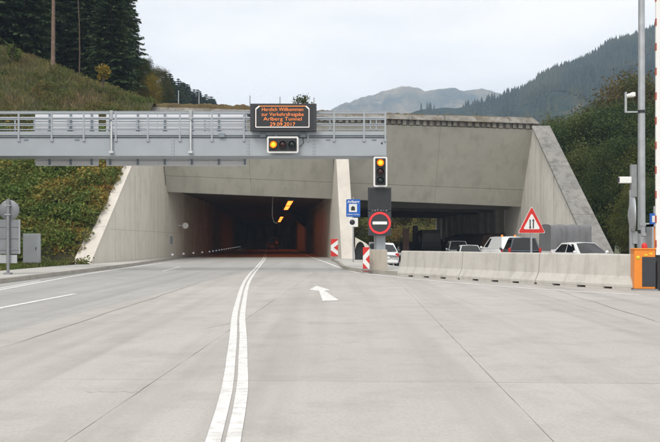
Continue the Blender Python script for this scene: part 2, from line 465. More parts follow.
M['shrub2'] = leafmat('upper_shrub_leaves', [(0.07, 0.10, 0.03), (0.11, 0.135, 0.038), (0.16, 0.15, 0.05), (0.21, 0.14, 0.06)], 0.25)
M['grass'] = leafmat('tall_dry_grass', [(0.09, 0.125, 0.035), (0.14, 0.155, 0.05), (0.20, 0.18, 0.075), (0.25, 0.185, 0.095)], 0.2)
M['roofgrass'] = leafmat('roof_moss_tufts', [(0.035, 0.032, 0.014), (0.075, 0.058, 0.024), (0.12, 0.095, 0.04)], 0.8)
M['verge'] = leafmat('verge_grass', [(0.074, 0.115, 0.025), (0.119, 0.155, 0.037), (0.193, 0.189, 0.061)], 0.6)
M['soil'] = concrete('hillside_soil', (0.075, 0.068, 0.035), (0.04, 0.04, 0.018), streak=0, blotch=0.8, sc=1.5)
M['meadow'] = concrete('valley_ground', (0.09, 0.10, 0.045), (0.06, 0.07, 0.03), streak=0, blotch=0.6, sc=0.3)

# =================================================================== THE SETTING
# ------------------------------------------------------------------ ground and road
def fine(x): return mnoise.noise(Vector(x))
g = MB(); g.grid([-9000, -300, -60, 60, 300, 9000], [-3000, -60, 0, 60, 200, 600, 9000], lambda x, y: -0.75, False)
tag(g.build('ground', M['meadow']), kind='structure')

xs = [-16 + i * 1.0 for i in range(0, 52)]
ys = [-12 + i * 1.0 for i in range(0, 180)] + [180, 200, 230, 262]
b = MB(); b.grid(xs, ys, road_z)
road = tag(b.build('road', M['asphalt']), kind='structure')

def clip(poly, f):
    out = []
    for i in range(len(poly)):
        p, q = poly[i], poly[(i + 1) % len(poly)]
        a, c = f(*p), f(*q)
        if a <= 0: out.append(p)
        if (a < 0 < c) or (c < 0 < a):
            t = a / (a - c); out.append((p[0] + (q[0] - p[0]) * t, p[1] + (q[1] - p[1]) * t))
    return out
_sc = 1 / math.hypot(1, 0.04)
def from_slab(l, w):                    # slab grid: lateral, along -> world
    return ((l + 0.04 * w) * _sc, (w - 0.04 * l) * _sc)
LJ = [SLAT0 + 3.18 * i for i in range(0, 11)]
WJ = [-8 + 5.0 * i for i in range(0, 9)]
rs = random.Random(3)
for i in range(len(LJ) - 1):
    for j in range(len(WJ) - 1):
        gq = 0.0035
        q = [from_slab(LJ[i] + gq, WJ[j] + gq), from_slab(LJ[i + 1] - gq, WJ[j] + gq), from_slab(LJ[i + 1] - gq, WJ[j + 1] - gq), from_slab(LJ[i] + gq, WJ[j + 1] - gq)]
        q = clip(q, lambda x, y: bdist(x, y) - 0.4)
        if len(q) < 3: continue
        q2 = []
        for a_, c_ in zip(q, q[1:] + q[:1]):                     # edges slightly chipped
            nn_ = max(1, int(math.hypot(c_[0] - a_[0], c_[1] - a_[1]) / 0.35)); q2.append(a_)
            for k_ in range(1, nn_):
                f_ = k_ / nn_; q2.append((a_[0] + (c_[0] - a_[0]) * f_ + rs.uniform(-0.004, 0.004), a_[1] + (c_[1] - a_[1]) * f_ + rs.uniform(-0.004, 0.004)))
        q = q2
        z = rs.uniform(-0.002, 0.0015)
        m_ = MB(); m_.prism(q, -0.05, z)
        m_.build('concrete_slab', M['slab'], road)
# sealant in the joints, a few millimetres below the slab tops
b = MB()
for l in LJ:
    p0, p1 = from_slab(l, -8), from_slab(l, 32)
    pts = [p for p in [from_slab(l, -8 + 2 * k) for k in range(21)] if bdist(*p) < 0.2]
    for a_, c_ in zip(pts, pts[1:]):
        b.add([(a_[0] - 0.008, a_[1], -0.006), (a_[0] + 0.008, a_[1], -0.006), (c_[0] + 0.008, c_[1], -0.006), (c_[0] - 0.008, c_[1], -0.006)], [(0, 1, 2, 3)])
b.build('joint_sealant', M['joint'], road)

# ------------------------------------------------------------------ painted markings
def poly_at(pts, y):
    for (xa, ya), (xb, yb) in zip(pts, pts[1:]):
        if ya <= y <= yb: return xa + (xb - xa) * (y - ya) / (yb - ya)
    return pts[-1][0]
def smooth_line(pts, step=0.6):
    """Catmull-Rom through ground points"""
    out = []
    P_ = [pts[0]] + pts + [pts[-1]]
    for i in range(1, len(P_) - 2):
        a, b_, c, d = [Vector((p[0], p[1])) for p in P_[i - 1:i + 3]]
        n = max(1, int((c - b_).length / step))
        for k in range(n):
            t = k / n
            out.append(0.5 * ((2 * b_) + (c - a) * t + (2 * a - 5 * b_ + 4 * c - d) * t * t + (3 * b_ - a - 3 * c + d) * t ** 3))
    out.append(Vector(pts[-1])); return out
def line_mark(name, pts, w, parent=road, step=0.6):
    c = smooth_line(pts, step); vs = []; fs = []
    for i, p in enumerate(c):
        d = (c[min(i + 1, len(c) - 1)] - c[max(i - 1, 0)]).normalized(); n = Vector((d.y, -d.x))
        for s in (-1, 1):
            jit = 0.006 * fine((p.x * 3, p.y * 3, s * 7.0))
            q = p + n * (s * (w / 2 + jit)); vs.append((q.x, q.y, max(surf_z(q.x, q.y), surf_z(p.x, p.y)) + 0.005))
        if i: k = 2 * i; fs.append((k - 2, k - 1, k + 1, k))
    m_ = MB(); m_.add(vs, fs); return m_.build(name, M['paint'], parent)
cl = [(-0.30, -3.0), (-0.767, 4.875), (-1.186, 9.03), (-1.66, 13.0), (-2.06, 16.8), (-2.62, 22.5), (-3.19, 29.5), (-4.2, 44.0), (-5.42, 61.0), (-8.6, 100), (-13.4, 160)]
cr_ = [(-0.17, -3.0), (-0.612, 4.875), (-1.028, 9.03), (-1.50, 13.0), (-1.895, 16.8), (-2.45, 22.5), (-3.01, 29.5), (-4.03, 44.0), (-5.24, 61.0), (-8.42, 100), (-13.2, 160)]
line_mark('lane_line', [(x + 0.006, y) for x, y in cl], 0.10); line_mark('lane_line', [(x - 0.018, y) for x, y in cr_], 0.10)
re_ = [gx(640, 295), gx(560, 290.5), gx(480, 285.0), gx(430, 280.6), gx(397, 277.3), gx(372, 274.5), gx(352, 271), gx(338, 266.6), gx(326, 262), (rd(3.75, 62), 62), (rd(3.85, 80), 80), (rd(3.9, 160), 160)]
line_mark('edge_line', re_, 0.16)
line_mark('edge_line', [(-8.3, 12), gx(0, 289), (-10.05, 31), (-10.45, 42), (-10.75, 52), (-11.5, 66), (-12.6, 82), (rd(-5.9, 160), 160)], 0.17)
line_mark('edge_line', [(-9.15, 17.5), (-9.45, 21.3), (-9.85, 25.5)], 0.13)
line_mark('dashed_line', [gx(-40, 315), gx(0, 307), gx(75, 293)], 0.16)
line_mark('dashed_line', [(-7.6, 34), (-8.0, 40)], 0.13)
ap = [(316.7, 285.8), (309, 290), (319, 291.2), (322.7, 301.2), (339, 300.6), (324.5, 290.9), (331, 290.4)]
b = MB(); b.add([gx(*p) + (0.0055,) for p in ap], [tuple(range(len(ap)))[::-1]])
bm_ = b.build('lane_arrow', M['paint'], road)

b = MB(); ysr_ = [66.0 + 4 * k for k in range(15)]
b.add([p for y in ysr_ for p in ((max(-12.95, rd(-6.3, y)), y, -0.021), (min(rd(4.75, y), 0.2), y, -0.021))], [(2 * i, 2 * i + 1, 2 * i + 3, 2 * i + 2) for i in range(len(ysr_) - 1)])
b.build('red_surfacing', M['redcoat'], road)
# sealed cracks wandering over the slabs
def crack(p0, p1, w, n=26, wob=0.06, sd=0.0):
    a, c = Vector(gx(*p0)), Vector(gx(*p1)); d = (c - a); nn = Vector((-d.y, d.x)).normalized(); vs = []
    for k in range(n + 1):
        f = k / n; q = a + d * f + nn * (wob * (fine((f * 9, sd, 0.3)) + 0.4 * fine((f * 31, sd, 2.3)))); ww = w * (0.4 + 0.8 * abs(fine((f * 17, sd, 7.3)))) * min(1, 6 * f + 0.2, 6 * (1 - f) + 0.2)
        vs += [(q.x - nn.x * ww, q.y - nn.y * ww, 0.0032), (q.x + nn.x * ww, q.y + nn.y * ww, 0.0032)]
    m_ = MB(); m_.add(vs, [(2 * k, 2 * k + 1, 2 * k + 3, 2 * k + 2) for k in range(n)]); m_.build('sealed_crack', M['joint'], road)
for i, (p0, p1, w) in enumerate((((82, 392), (150, 391.6), 0.005), ((200, 330), (240, 321), 0.007), ((0, 348), (205, 281), 0.022), ((545, 287), (660, 323), 0.014))):
    crack(p0, p1, w, sd=i * 3.1)
# ------------------------------------------------------------------ pavement on the left
pw = [(-10.2, 5), (-10.45, 24), (-10.75, 39), (-11.4, 50), (-12.3, 62), (-12.93, 70)]
inn = [(-12.99, 70), (-12.99, 41), (-13.4, 36), (-13.5, 30.5), (-13.8, 5)]
b = MB(); b.prism([(x - 0.15, y) for x, y in pw] + inn, -0.05, 0.125)
sw = tag(b.build('pavement', M['walk']), kind='structure')
def kerb_run(pts, w, h, parent, side=-1, L=1.0, gap=0.008):
    c = smooth_line(pts, 0.25); cum = [0]
    for i in range(1, len(c)): cum.append(cum[-1] + (c[i] - c[i - 1]).length)
    k = 0; s = 0.0
    def at(d):
        for i in range(1, len(c)):
            if cum[i] >= d:
                t = (d - cum[i - 1]) / max(1e-6, cum[i] - cum[i - 1]); return c[i - 1].lerp(c[i], t)
        return c[-1]
    while s + L * 0.5 < cum[-1]:
        p, q = at(s + gap), at(min(s + L - gap, cum[-1])); d = (q - p).normalized(); n = Vector((d.y, -d.x)) * side
        pi_, qi = p + n * w, q + n * w
        m_ = MB(); hh = h + rs.uniform(-0.004, 0.004)
        bv = n * 0.025
        m_.hexa([(p.x, p.y, -0.1), (q.x, q.y, -0.1), (qi.x, qi.y, -0.1), (pi_.x, pi_.y, -0.1),
                 (p.x + bv.x, p.y + bv.y, hh), (q.x + bv.x, q.y + bv.y, hh), (qi.x, qi.y, hh), (pi_.x, pi_.y, hh)])
        m_.build('kerb_stone', M['kerb'], parent)
        s += L
kerb_run(pw, 0.16, 0.13, sw)

# ------------------------------------------------------------------ traffic island between the two carriageways
isl = [(3.0, 29.4), (1.75, 31.5), (0.98, 33.9), (0.62, 36.6), (0.55, 40), (0.45, 46), (0.12, 53.5), (0.1, 56.5), (1.9, 56.5), (2.3, 48), (3.2, 38), (4.3, 31.5), (4.1, 29.6)]
b = MB(); b.prism([(x + (0.1 if i < 8 else -0.05), y) for i, (x, y) in enumerate(isl)], -0.45, 0.115)
island = tag(b.build('traffic_island', M['walk']), kind='structure')
kerb_run(isl[:8], 0.16, 0.13, island, side=1)

# ------------------------------------------------------------------ hillside
def cap_z(x, y):
    return 11.8 + 0.40 * max(0.0, -14 - x) * (1 if x > -90 else 0) + (0.40 * 76 if x <= -90 else 0) + 0.06 * max(0, y - 60)
def hill(x, y):
    z = max(0.05, 0.62 * (-16.8 - x), 0.73 * (y - 40.7) + 0.24 * sstep(41.0, 42.5, y) - 0.25 * sstep(42, 41, y))
    c = cap_z(x, y)
    z = z if z < c else c
    k = min(1.0, max(0.0, (z - 0.3) / 3.0)) * (1 - sstep(-16.5, -14.0, x))
    return z + k * (0.55 * fine((x * 0.16, y * 0.16, 1.0)) + 0.22 * fine((x * 0.6, y * 0.6, 4.0)))
def hill_edge(y):
    return -14.02 if (y < 41.3 or y > 58.5) else -13.72 + 0.028 * (y - 41)
offs = [0.9 * i for i in range(0, 45)] + [46, 61, 76, 106, 146, 206]
hys = [5, 15, 22, 27] + [30 + 0.7 * i for i in range(0, 64)] + [78, 85, 95, 110, 130, 160, 200, 260, 340, 450, 600]
b = MB(); nx = len(offs)
b.add([(hill_edge(y) - o, y, hill(hill_edge(y) - o, y)) for y in hys for o in offs], [(j * nx + i, (j + 1) * nx + i, (j + 1) * nx + i + 1, j * nx + i + 1) for j in range(len(hys) - 1) for i in range(nx - 1)], True)
tag(b.build('hillside', M['soil']), kind='structure')
def hill2(x, y):
    return max(-0.7, cap_z(-14, y) - 0.6 - (0.95 + 0.001 * (y - 97)) * (x + 14.0)) + 0.3 * fine((x * 0.1, y * 0.1, 9))
b = MB(); b.grid([-14.02 + 2.2 * i for i in range(0, 24)], [97.5 + 6 * i for i in range(0, 12)] + [180, 220, 300, 450, 600], hill2)
tag(b.build('hillside', M['soil']), kind='structure')
b = MB(); b.prism([(-13.7, 5), (-13.5, 30.5), (-13.35, 36), (-13.0, 40.5), (-14.02, 41.2), (-24, 41.2), (-24, 5)], -0.1, 0.10)
tag(b.build('verge', M['soil']), kind='structure')

# =================================================================== THE TUNNEL PORTAL
portal = thing('tunnel_portal', 'weathered concrete tunnel portal with slanted wing walls and two wide openings', 'tunnel', (0, 58, 0))
def pbuild(mb, name, mat, bevel=0):
    o = mb.build(name, mat, portal, (0, -58, 0), bevel); return o
def zb(x): return 5.30 - 0.0342 * (x + 13)
def zt(x): return 10.78 - 0.017 * (x + 13)
def ztop(x): return 11.62 - 0.012 * (x + 13)
def yb(x): return 59.8 + 0.13 * (x + 13)
def yt(x): return 57.0 + 0.10 * (x + 13)
def fpt(x, t, d=0.0):
    """point on the leaning fascia: t from bottom to top, d into the wall"""
    return (x, yb(x) + (yt(x) - yb(x)) * t + d, zb(x) + (zt(x) - zb(x)) * t)
def fascia_piece(xa, xb_, t0, t1, d=0.0, name='fascia_panel', mat='fascia'):
    m_ = MB(); e = 0.45
    m_.hexa([fpt(xa, t0, d), fpt(xb_, t0, d), fpt(xb_, t0, d + e), fpt(xa, t0, d + e), fpt(xa, t1, d), fpt(xb_, t1, d), fpt(xb_, t1, d + e), fpt(xa, t1, d + e)])
    return pbuild(m_, name, M[mat])
def div_x(y): return 1.33 - 0.0825 * (y - 53)
for xa, xb_ in ((-13.0, 0.28), (1.28, 16.2)):
    n = 2
    for k in range(n):
        x0 = xa + (xb_ - xa) * k / n; x1 = xa + (xb_ - xa) * (k + 1) / n - (0.012 if k < n - 1 else 0)
        fascia_piece(x0, x1, 0.0, 0.225)
        fascia_piece(x0, x1, 0.2285, 1.0, 0.02)
fascia_piece(0.285, 1.275, 0.60, 1.0, 0.05)
# wing walls: profile in (y, z), drawn along a line in plan
def wall_run(prof, xf, h0, h1, name, mat, bevel=0):
    """prof in (y, z); the wall spans xf(y)+h0 .. xf(y)+h1"""
    n = len(prof); m_ = MB()
    vs = [(xf(y) + h0, y, z) for y, z in prof] + [(xf(y) + h1, y, z) for y, z in prof]
    m_.add(vs, [tuple(range(n)), tuple(range(2 * n - 1, n - 1, -1))] + [(i, n + i, n + (i + 1) % n, (i + 1) % n) for i in range(n)])
    return pbuild(m_, name, M[mat], bevel)
SL = 0.73
L0 = 40.7
wall_run([(L0, -0.2), (67.0, -0.2), (67.0, 5.6), (60.0, 5.75), (L0 + 5.75 / SL, 5.75)], lambda y: -13.0, -0.98, 0.0, 'wing_wall', 'wing')
# the upper course, set back a little, in formwork panels
for ya, yb_ in ((L0 + 5.77 / SL, 51.0), (51.02, 53.4), (53.42, 55.6), (55.62, 60.15)):
    za = SL * (ya - L0); zc = min(10.7, SL * (yb_ - L0))
    wall_run([(ya, 5.77), (yb_, 5.77), (yb_, zc), (ya, max(5.775, za))], lambda y: -13.0, -0.95, -0.06, 'wing_wall_panel', 'wing')
# pale coping on the left slope
def lz(y): return SL * (y - L0)
for ya, yb_ in zip([L0 - 0.2 + 3.0 * k for k in range(5)], [L0 - 0.2 + 3.0 * k + 2.985 for k in range(5)]):
    wa, wc = 0.95 - 0.03 * (ya - L0), 0.95 - 0.03 * (yb_ - L0)
    c = MB(); c.hexa([(-13.0 - wa, ya, lz(ya) - 0.05), (-12.955, ya, lz(ya) - 0.05), (-12.955, yb_, lz(yb_) - 0.05), (-13.0 - wc, yb_, lz(yb_) - 0.05),
                      (-13.0 - wa, ya - 0.1, lz(ya) + 0.15), (-12.955, ya - 0.1, lz(ya) + 0.15), (-12.955, yb_ - 0.1, lz(yb_) + 0.15), (-13.0 - wc, yb_ - 0.1, lz(yb_) + 0.15)])
    pbuild(c, 'wing_coping', M['copingL'])
# right wing wall, its coping weathered dark
RB, RT, RH = 44.6, 59.6, 10.35
wall_run([(RB, -0.7), (70, -0.7), (70, 10.2), (RT, RH), ], lambda y: 16.2, 0.0, 1.05, 'wing_wall', 'wingR')
m_ = MB()
def rpt(t, x, up): 
    return (x, RB + (RT - RB) * t - 0.10 + up * -0.57, -0.7 + (RH + 0.75) * t + up * 0.82)
nseg = 3
for k in range(nseg):
    t0, t1 = k / nseg, (k + 1) / nseg - 0.0012
    c = MB(); xw = 15.94 + 0.04 * rs.random()
    c.hexa([rpt(t0, xw, 0), rpt(t0, 17.42, 0), rpt(t1, 17.42, 0), rpt(t1, xw, 0), rpt(t0, xw, 0.16), rpt(t0, 17.42, 0.16), rpt(t1, 17.42, 0.16), rpt(t1, xw, 0.16)])
    pbuild(c, 'wing_coping', M['coping'], 0.02)
# shallow vertical joints and an inspection pipe on the right wing
for y_, z1_ in ((49.2, 3.0), (54.2, 6.6)):
    c = MB(); c.box(16.165, 16.2, y_, y_ + 0.05, -0.6, z1_); pbuild(c, 'wall_joint', M['rib'])
for y_, z1_ in ((45.4, 3.2), (50.0, 5.7), (54.6, 5.7), (59.2, 5.7)):
    c = MB(); c.box(-13.0, -12.992, y_, y_ + 0.03, 0.0, z1_); pbuild(c, 'wall_joint', M['fascia'])
c = MB(); c.box(-13.0, -12.993, 44.4, 66.9, 2.05, 2.075); pbuild(c, 'wall_joint', M['fascia'])
for y_ in (51.5, 56.6):
    c = MB(); c.box(16.192, 16.2, y_, y_ + 0.03, -0.6, 0.7 * (y_ - 45.5)); pbuild(c, 'wall_joint', M['fascia'])
# dividing wall between the two bores
wall_run([(53.0, -0.6), (210, -0.6), (210, 5.6), (66, 5.6), (61.2, 5.2), (58.55, 8.75), (58.1, 8.75)], div_x, -0.47, 0.47, 'dividing_wall', 'copingL')
# left bore: side wall, right lining, ceiling, far end
def lw(y): return -13.0 if y < 80 else -13.0 - 0.0825 * (y - 80)
m_ = MB(); yy = [67.0, 68.5, 70, 75, 80, 90, 105, 125, 150, 180, 210]
vs = []; 
for y_ in yy: vs += [(lw(y_), y_, -0.2), (lw(y_), y_, 5.9)]
m_.add(vs, [(2 * i, 2 * i + 1, 2 * i + 3, 2 * i + 2) for i in range(len(yy) - 1)])
pbuild(m_, 'tunnel_wall', M['tunnel'])
for ya, yb_ in zip([62 + 6 * k for k in range(18)], [62 + 6 * k + 5.97 for k in range(18)]):
    xa, xb_ = div_x(ya) - 0.47, div_x(yb_) - 0.47
    c = MB(); c.hexa([(xa - 0.05, ya, -0.1), (xa - 0.005, ya, -0.1), (xb_ - 0.005, yb_, -0.1), (xb_ - 0.05, yb_, -0.1),
                      (xa - 0.05, ya, 4.9), (xa - 0.005, ya, 4.9), (xb_ - 0.005, yb_, 4.9), (xb_ - 0.05, yb_, 4.9)])
    pbuild(c, 'lining_panel', M['tunnel'])
m_ = MB()
m_.hexa([(-14.0, 59.95, 5.62), (1.0, 62.0, 5.25), (-10.8, 210, 5.3), (-25, 210, 5.5), (-14.0, 59.95, 6.2), (1.0, 62.0, 6.2), (-10.8, 210, 6.2), (-25, 210, 6.2)])
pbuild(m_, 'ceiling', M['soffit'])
m_ = MB(); m_.box(-26, -6, 172, 172.5, -0.5, 6.2); pbuild(m_, 'end_wall', M['tunnel'])
# right bore: ceiling with cross beams, side wall, ribbed wall
m_ = MB()
m_.hexa([(1.0, 62.0, 4.95), (17.2, 64.0, 4.42), (17.2, 97, 4.5), (-2.6, 97, 4.95), (1.0, 62.0, 6.2), (17.2, 64.0, 6.2), (17.2, 97, 6.2), (-2.6, 97, 6.2)])
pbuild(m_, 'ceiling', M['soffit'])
for k in range(5):
    y_ = 67 + 6.4 * k
    c = MB(); c.hexa([(div_x(y_) + 0.5, y_, 4.45), (16.0, y_, 4.2), (16.0, y_ + 0.7, 4.2), (div_x(y_) + 0.5, y_ + 0.7, 4.45), (div_x(y_) + 0.5, y_, 5.2), (16.0, y_, 5.2), (16.0, y_ + 0.7, 5.2), (div_x(y_) + 0.5, y_ + 0.7, 5.2)])
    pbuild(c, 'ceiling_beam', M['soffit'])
def rx(y): return 16.2 - 0.096 * (y - 69)
wall_run([(70, -0.7), (98, -0.7), (98, 6.0), (70, 6.0)], rx, 0.75, 1.2, 'side_wall', 'rib')
for k in range(11):
    y_ = 69.4 + 2.62 * k
    c = MB(); x_ = rx(y_)
    c.box(x_ - 0.02, x_ + 0.8, y_, y_ + 1.25, -0.7, 4.95); pbuild(c, 'column', M['rib'], 0.05)
# roof slab over everything
m_ = MB(); m_.prism([(-14.2, 60.6), (17.2, 64.6), (17.2, 97.0), (-2.6, 97), (-10, 210), (-26, 210), (-14.2, 90)], 6.22, lambda x, y: zt(x) + 0.35 + 0.012 * (y - 58) * (1 if x < 0 else 0))
pbuild(m_, 'roof_slab', M['coping'])
# notched band under the coping
XA, XB = -14.35, 16.75
m_ = MB(); 
m_.hexa([(XA, yt(XA) + 0.12, zt(XA)), (XB, yt(XB) + 0.12, zt(XB)), (XB, yt(XB) + 0.9, zt(XB)), (XA, yt(XA) + 0.9, zt(XA)),
         (XA, yt(XA) + 0.12, zt(XA) + 0.42), (XB, yt(XB) + 0.12, zt(XB) + 0.42), (XB, yt(XB) + 0.9, zt(XB) + 0.42), (XA, yt(XA) + 0.9, zt(XA) + 0.42)])
pbuild(m_, 'notched_band', M['coping'])
m_ = MB(); x_ = XA + 0.1
while x_ < XB - 0.3:
    w_ = rs.uniform(0.22, 0.34); h_ = rs.uniform(0.0, 0.08)
    m_.box(x_, x_ + w_, yt(x_) - 0.10, yt(x_) + 0.13, zt(x_) + 0.02 + h_, zt(x_) + 0.415); x_ += w_ + rs.uniform(0.16, 0.3)
tag(pbuild(m_, 'dentil_row', M['parapet']), kind='stuff')
# sloped coping stones along the front of the roof
x_ = XA; kx = 0
while x_ < XB - 0.1:
    x1 = min(XB, x_ + 2.6) ; c = MB(); g_ = 0.015
    def cpt(x, a, z): return (x, yt(x) + a, z)
    jz = rs.uniform(-0.03, 0.03)
    lo0, lo1 = zt(x_) + 0.425, zt(x1) + 0.425
    c.hexa([cpt(x_, -0.32, lo0), cpt(x1 - g_, -0.32, lo1), cpt(x1 - g_, 1.4, lo1), cpt(x_, 1.4, lo0),
            cpt(x_, 0.25, ztop(x_) + jz), cpt(x1 - g_ - (0.45 if x1 >= XB else 0), 0.25, ztop(x1) + jz), cpt(x1 - g_, 1.4, ztop(x1) + jz), cpt(x_, 1.4, ztop(x_) + jz)])
    pbuild(c, 'coping_stone', M['parapet'], 0.02); x_ = x1; kx += 1
# moss and soil lying on the roof edge: a rough low hump
xs_ = [XA + 0.2 + 0.16 * i for i in range(int((XB - XA - 0.9) / 0.16))]; ysr = [0.22, 0.3, 0.42, 0.6, 0.9, 1.3, 2.0]
m_ = MB(); vs = []; nx = len(xs_)
for j, a in enumerate(ysr):
    for x in xs_:
        e = 0 if j == 0 else 1
        thick = (0.42 if x < -4 else 0.20 if x < 0.5 else 0.12) * (0.9 + 0.5 * fine((x * 0.9, a * 1.3, 2.2))) + 0.11 * fine((x * 3.1, a * 4, 5.0)) + 0.09 * fine((x * 8.3, a * 7, 6.0))
        vs.append((x, yt(x) + a, ztop(x) - 0.06 + e * max(0.0, thick) * min(1, (a - 0.2) * 5 + 0.3)))
m_.add(vs, [(j * nx + i, j * nx + i + 1, (j + 1) * nx + i + 1, (j + 1) * nx + i) for j in range(len(ysr) - 1) for i in range(nx - 1)], True)
tag(pbuild(m_, 'moss_cover', M['moss']), kind='stuff')
# fence posts standing on the roof
for i, (p_, t_, lab) in enumerate(((178.5, 91, 'leftmost thin fence post on the mossy portal roof, against dark conifers'), (199, 92, 'thin fence post on the portal roof, second from the left'), (250, 96, 'thin fence post on the portal roof just left of the display board'), (280, 97, 'thin fence post on the portal roof behind the display board'), (314, 98, 'thin fence post on the portal roof right of the small bush'))):
    Y_ = 60.0; p0 = px(p_, 112, Y_); p1 = px(p_, t_, Y_)
    c = MB(); c.tube((0, 0, -0.3), (0, 0, p1[2] - p0[2]), 0.045, 0.04, 8)
    c.add([(-0.05, -0.05, p1[2] - p0[2]), (0.05, -0.05, p1[2] - p0[2]), (0.05, 0.05, p1[2] - p0[2]), (-0.05, 0.05, p1[2] - p0[2]), (0, 0, p1[2] - p0[2] + 0.06)], [(0, 1, 4), (1, 2, 4), (2, 3, 4), (3, 0, 4)])
    tag(c.build('fence_post', M['galv'], None, p0), lab, 'post', 'fence posts on the portal roof')
# small equipment on the tunnel walls
for k in range(20):
    y_ = 61.5 + 4.6 * k + 0.06 * k * k
    c = MB(); c.box(lw(y_) + 0.01, lw(y_) + 0.15, y_, y_ + 0.12, 0.20, 0.33); pbuild(c, 'reflector', M['marker'])
    c = MB(); xr = div_x(y_) - 0.53; c.box(xr - 0.09, xr, y_ + 2, y_ + 2.12, 0.25, 0.42); pbuild(c, 'reflector', M['red'])
c = MB(); c.tube((-13.0, 64.4, 2.72), (-12.45, 64.4, 2.72), 0.05); c.lathe((-12.4, 64.3, 2.70), (0.2, -1, 0), [(0.001, -0.06), (0.2, -0.05), (0.27, 0.0), (0.27, 0.05), (0.2, 0.07), (0.001, 0.075)], 24)
pbuild(c, 'wall_disc', M['whitesheet'])
c = MB(); c.box(-13.0, -12.86, 60.9, 61.2, 1.15, 1.75); pbuild(c, 'call_box', M['gantry2'])
for k in range(5):
    ya = 65 + (9.5 * k if k < 2 else 9.5 * k + 22)
    c = MB(); xa = rd(1.95, ya); xb_ = rd(1.95, ya + 8.4)
    h = MB(); h.hexa([(xa - 0.35, ya, 4.86), (xa + 0.35, ya, 4.86), (xb_ + 0.35, ya + 8.4, 4.86), (xb_ - 0.35, ya + 8.4, 4.86), (xa - 0.35, ya, 5.1), (xa + 0.35, ya, 5.1), (xb_ + 0.35, ya + 8.4, 5.1), (xb_ - 0.35, ya + 8.4, 5.1)])
    lamp = h.build('tunnel_lamp', M['black'], None, (0, 0, 0))
    tag(lamp, 'sodium strip lamp on the tunnel ceiling, ' + ['nearest the portal', 'second from the portal', 'third from the portal', 'fourth from the portal', 'deepest inside'][k], 'lamp', 'sodium lamps on the tunnel ceiling')
    c.add([(xa - 0.22, ya + 0.1, 4.85), (xb_ - 0.22, ya + 8.3, 4.85), (xb_ + 0.22, ya + 8.3, 4.85), (xa + 0.22, ya + 0.1, 4.85)], [(0, 1, 2, 3)])
    c.build('lamp_diffuser', M['sodium'], lamp)
# hanging cable loop and height gauge
c = MB(); pts = [Vector(px(273, 197, 66)), Vector(px(272.4, 206, 66)), Vector(px(272.2, 216, 66)), Vector(px(274, 222, 66)), Vector(px(277, 223.5, 66))]
c.path(pts, [0.05] * 5, 6); pbuild(c, 'ceiling_cable', M['galvd'])
# brown stone base against the ribbed wall
m_ = MB(); m_.hexa([(13.4, 69, -0.7), (16.1, 69, -0.7), (14.6, 86, -0.7), (11.6, 86, -0.7), (14.2, 69, 2.0), (16.1, 69, 2.15), (14.6, 86, 2.2), (12.6, 86, 1.6)])
tag(m_.build('stone_heap', M['rust'], bevel=0.1, seg=2), 'dark brown stone base against the ribbed wall of the right bore', 'wall')
# low side wall with an arched opening, right of the dividing wall
def arch_wall():
    X0, X1 = 1.66, 3.3; top = lambda x: 1.62 - 0.55 * (x - X0); n = 10
    cx, r_, zs = 2.0, 0.36, 0.55
    pts = [(X0, 0.0)] ; 
    outer = [(X0, -0.3), (X0, top(X0)), (2.4, top(2.4)), (3.0, 0.7), (X1, 0.3), (X1, -0.3), (cx + r_, -0.3)]
    arc = [(cx + r_ * math.cos(math.pi * k / n), zs + 0.78 * math.sin(math.pi * k / n)) for k in range(n + 1)]
    prof = outer + [(a, z_) for a, z_ in arc] + [(cx - r_, -0.3)]
    m_ = MB()
    # strips rather than one concave face
    xs2 = [X0] + [cx - r_ * math.cos(math.pi * k / n) for k in range(n + 1)] + [2.5, 2.7, 3.0, X1]
    def lo(x): return zs + 0.78 * math.sqrt(max(0, 1 - ((x - cx) / r_) ** 2)) if abs(x - cx) < r_ - 1e-6 else -0.3
    def hi(x): return top(x) if x <= 2.4 else max(0.3, top(x) - 0.5 * (x - 2.4))
    for a_, c_ in zip(xs2, xs2[1:]):
        mid = (a_ + c_) / 2; inside = abs(mid - cx) < r_
        la = (zs if abs(abs(a_ - cx) - r_) < 1e-6 else lo(a_)) if inside else -0.3
        lc = (zs if abs(abs(c_ - cx) - r_) < 1e-6 else lo(c_)) if inside else -0.3
        m_.hexa([(a_, 49.6, la), (c_, 49.6, lc), (c_, 50.0, lc), (a_, 50.0, la), (a_, 49.6, hi(a_)), (c_, 49.6, hi(c_)), (c_, 50.0, hi(c_)), (a_, 50.0, hi(a_))])
    w_ = m_.build('arched_wall', M['wing'])
    tag(w_, 'low concrete wall with a dark arched opening beside the dividing wall', 'wall')
    m2 = MB(); m2.box(1.66, 2.4, 50.02, 50.5, -0.3, 1.25); m2.build('niche_dark_fill', M['black'], w_)  # black box standing in for the shade inside the opening
arch_wall()

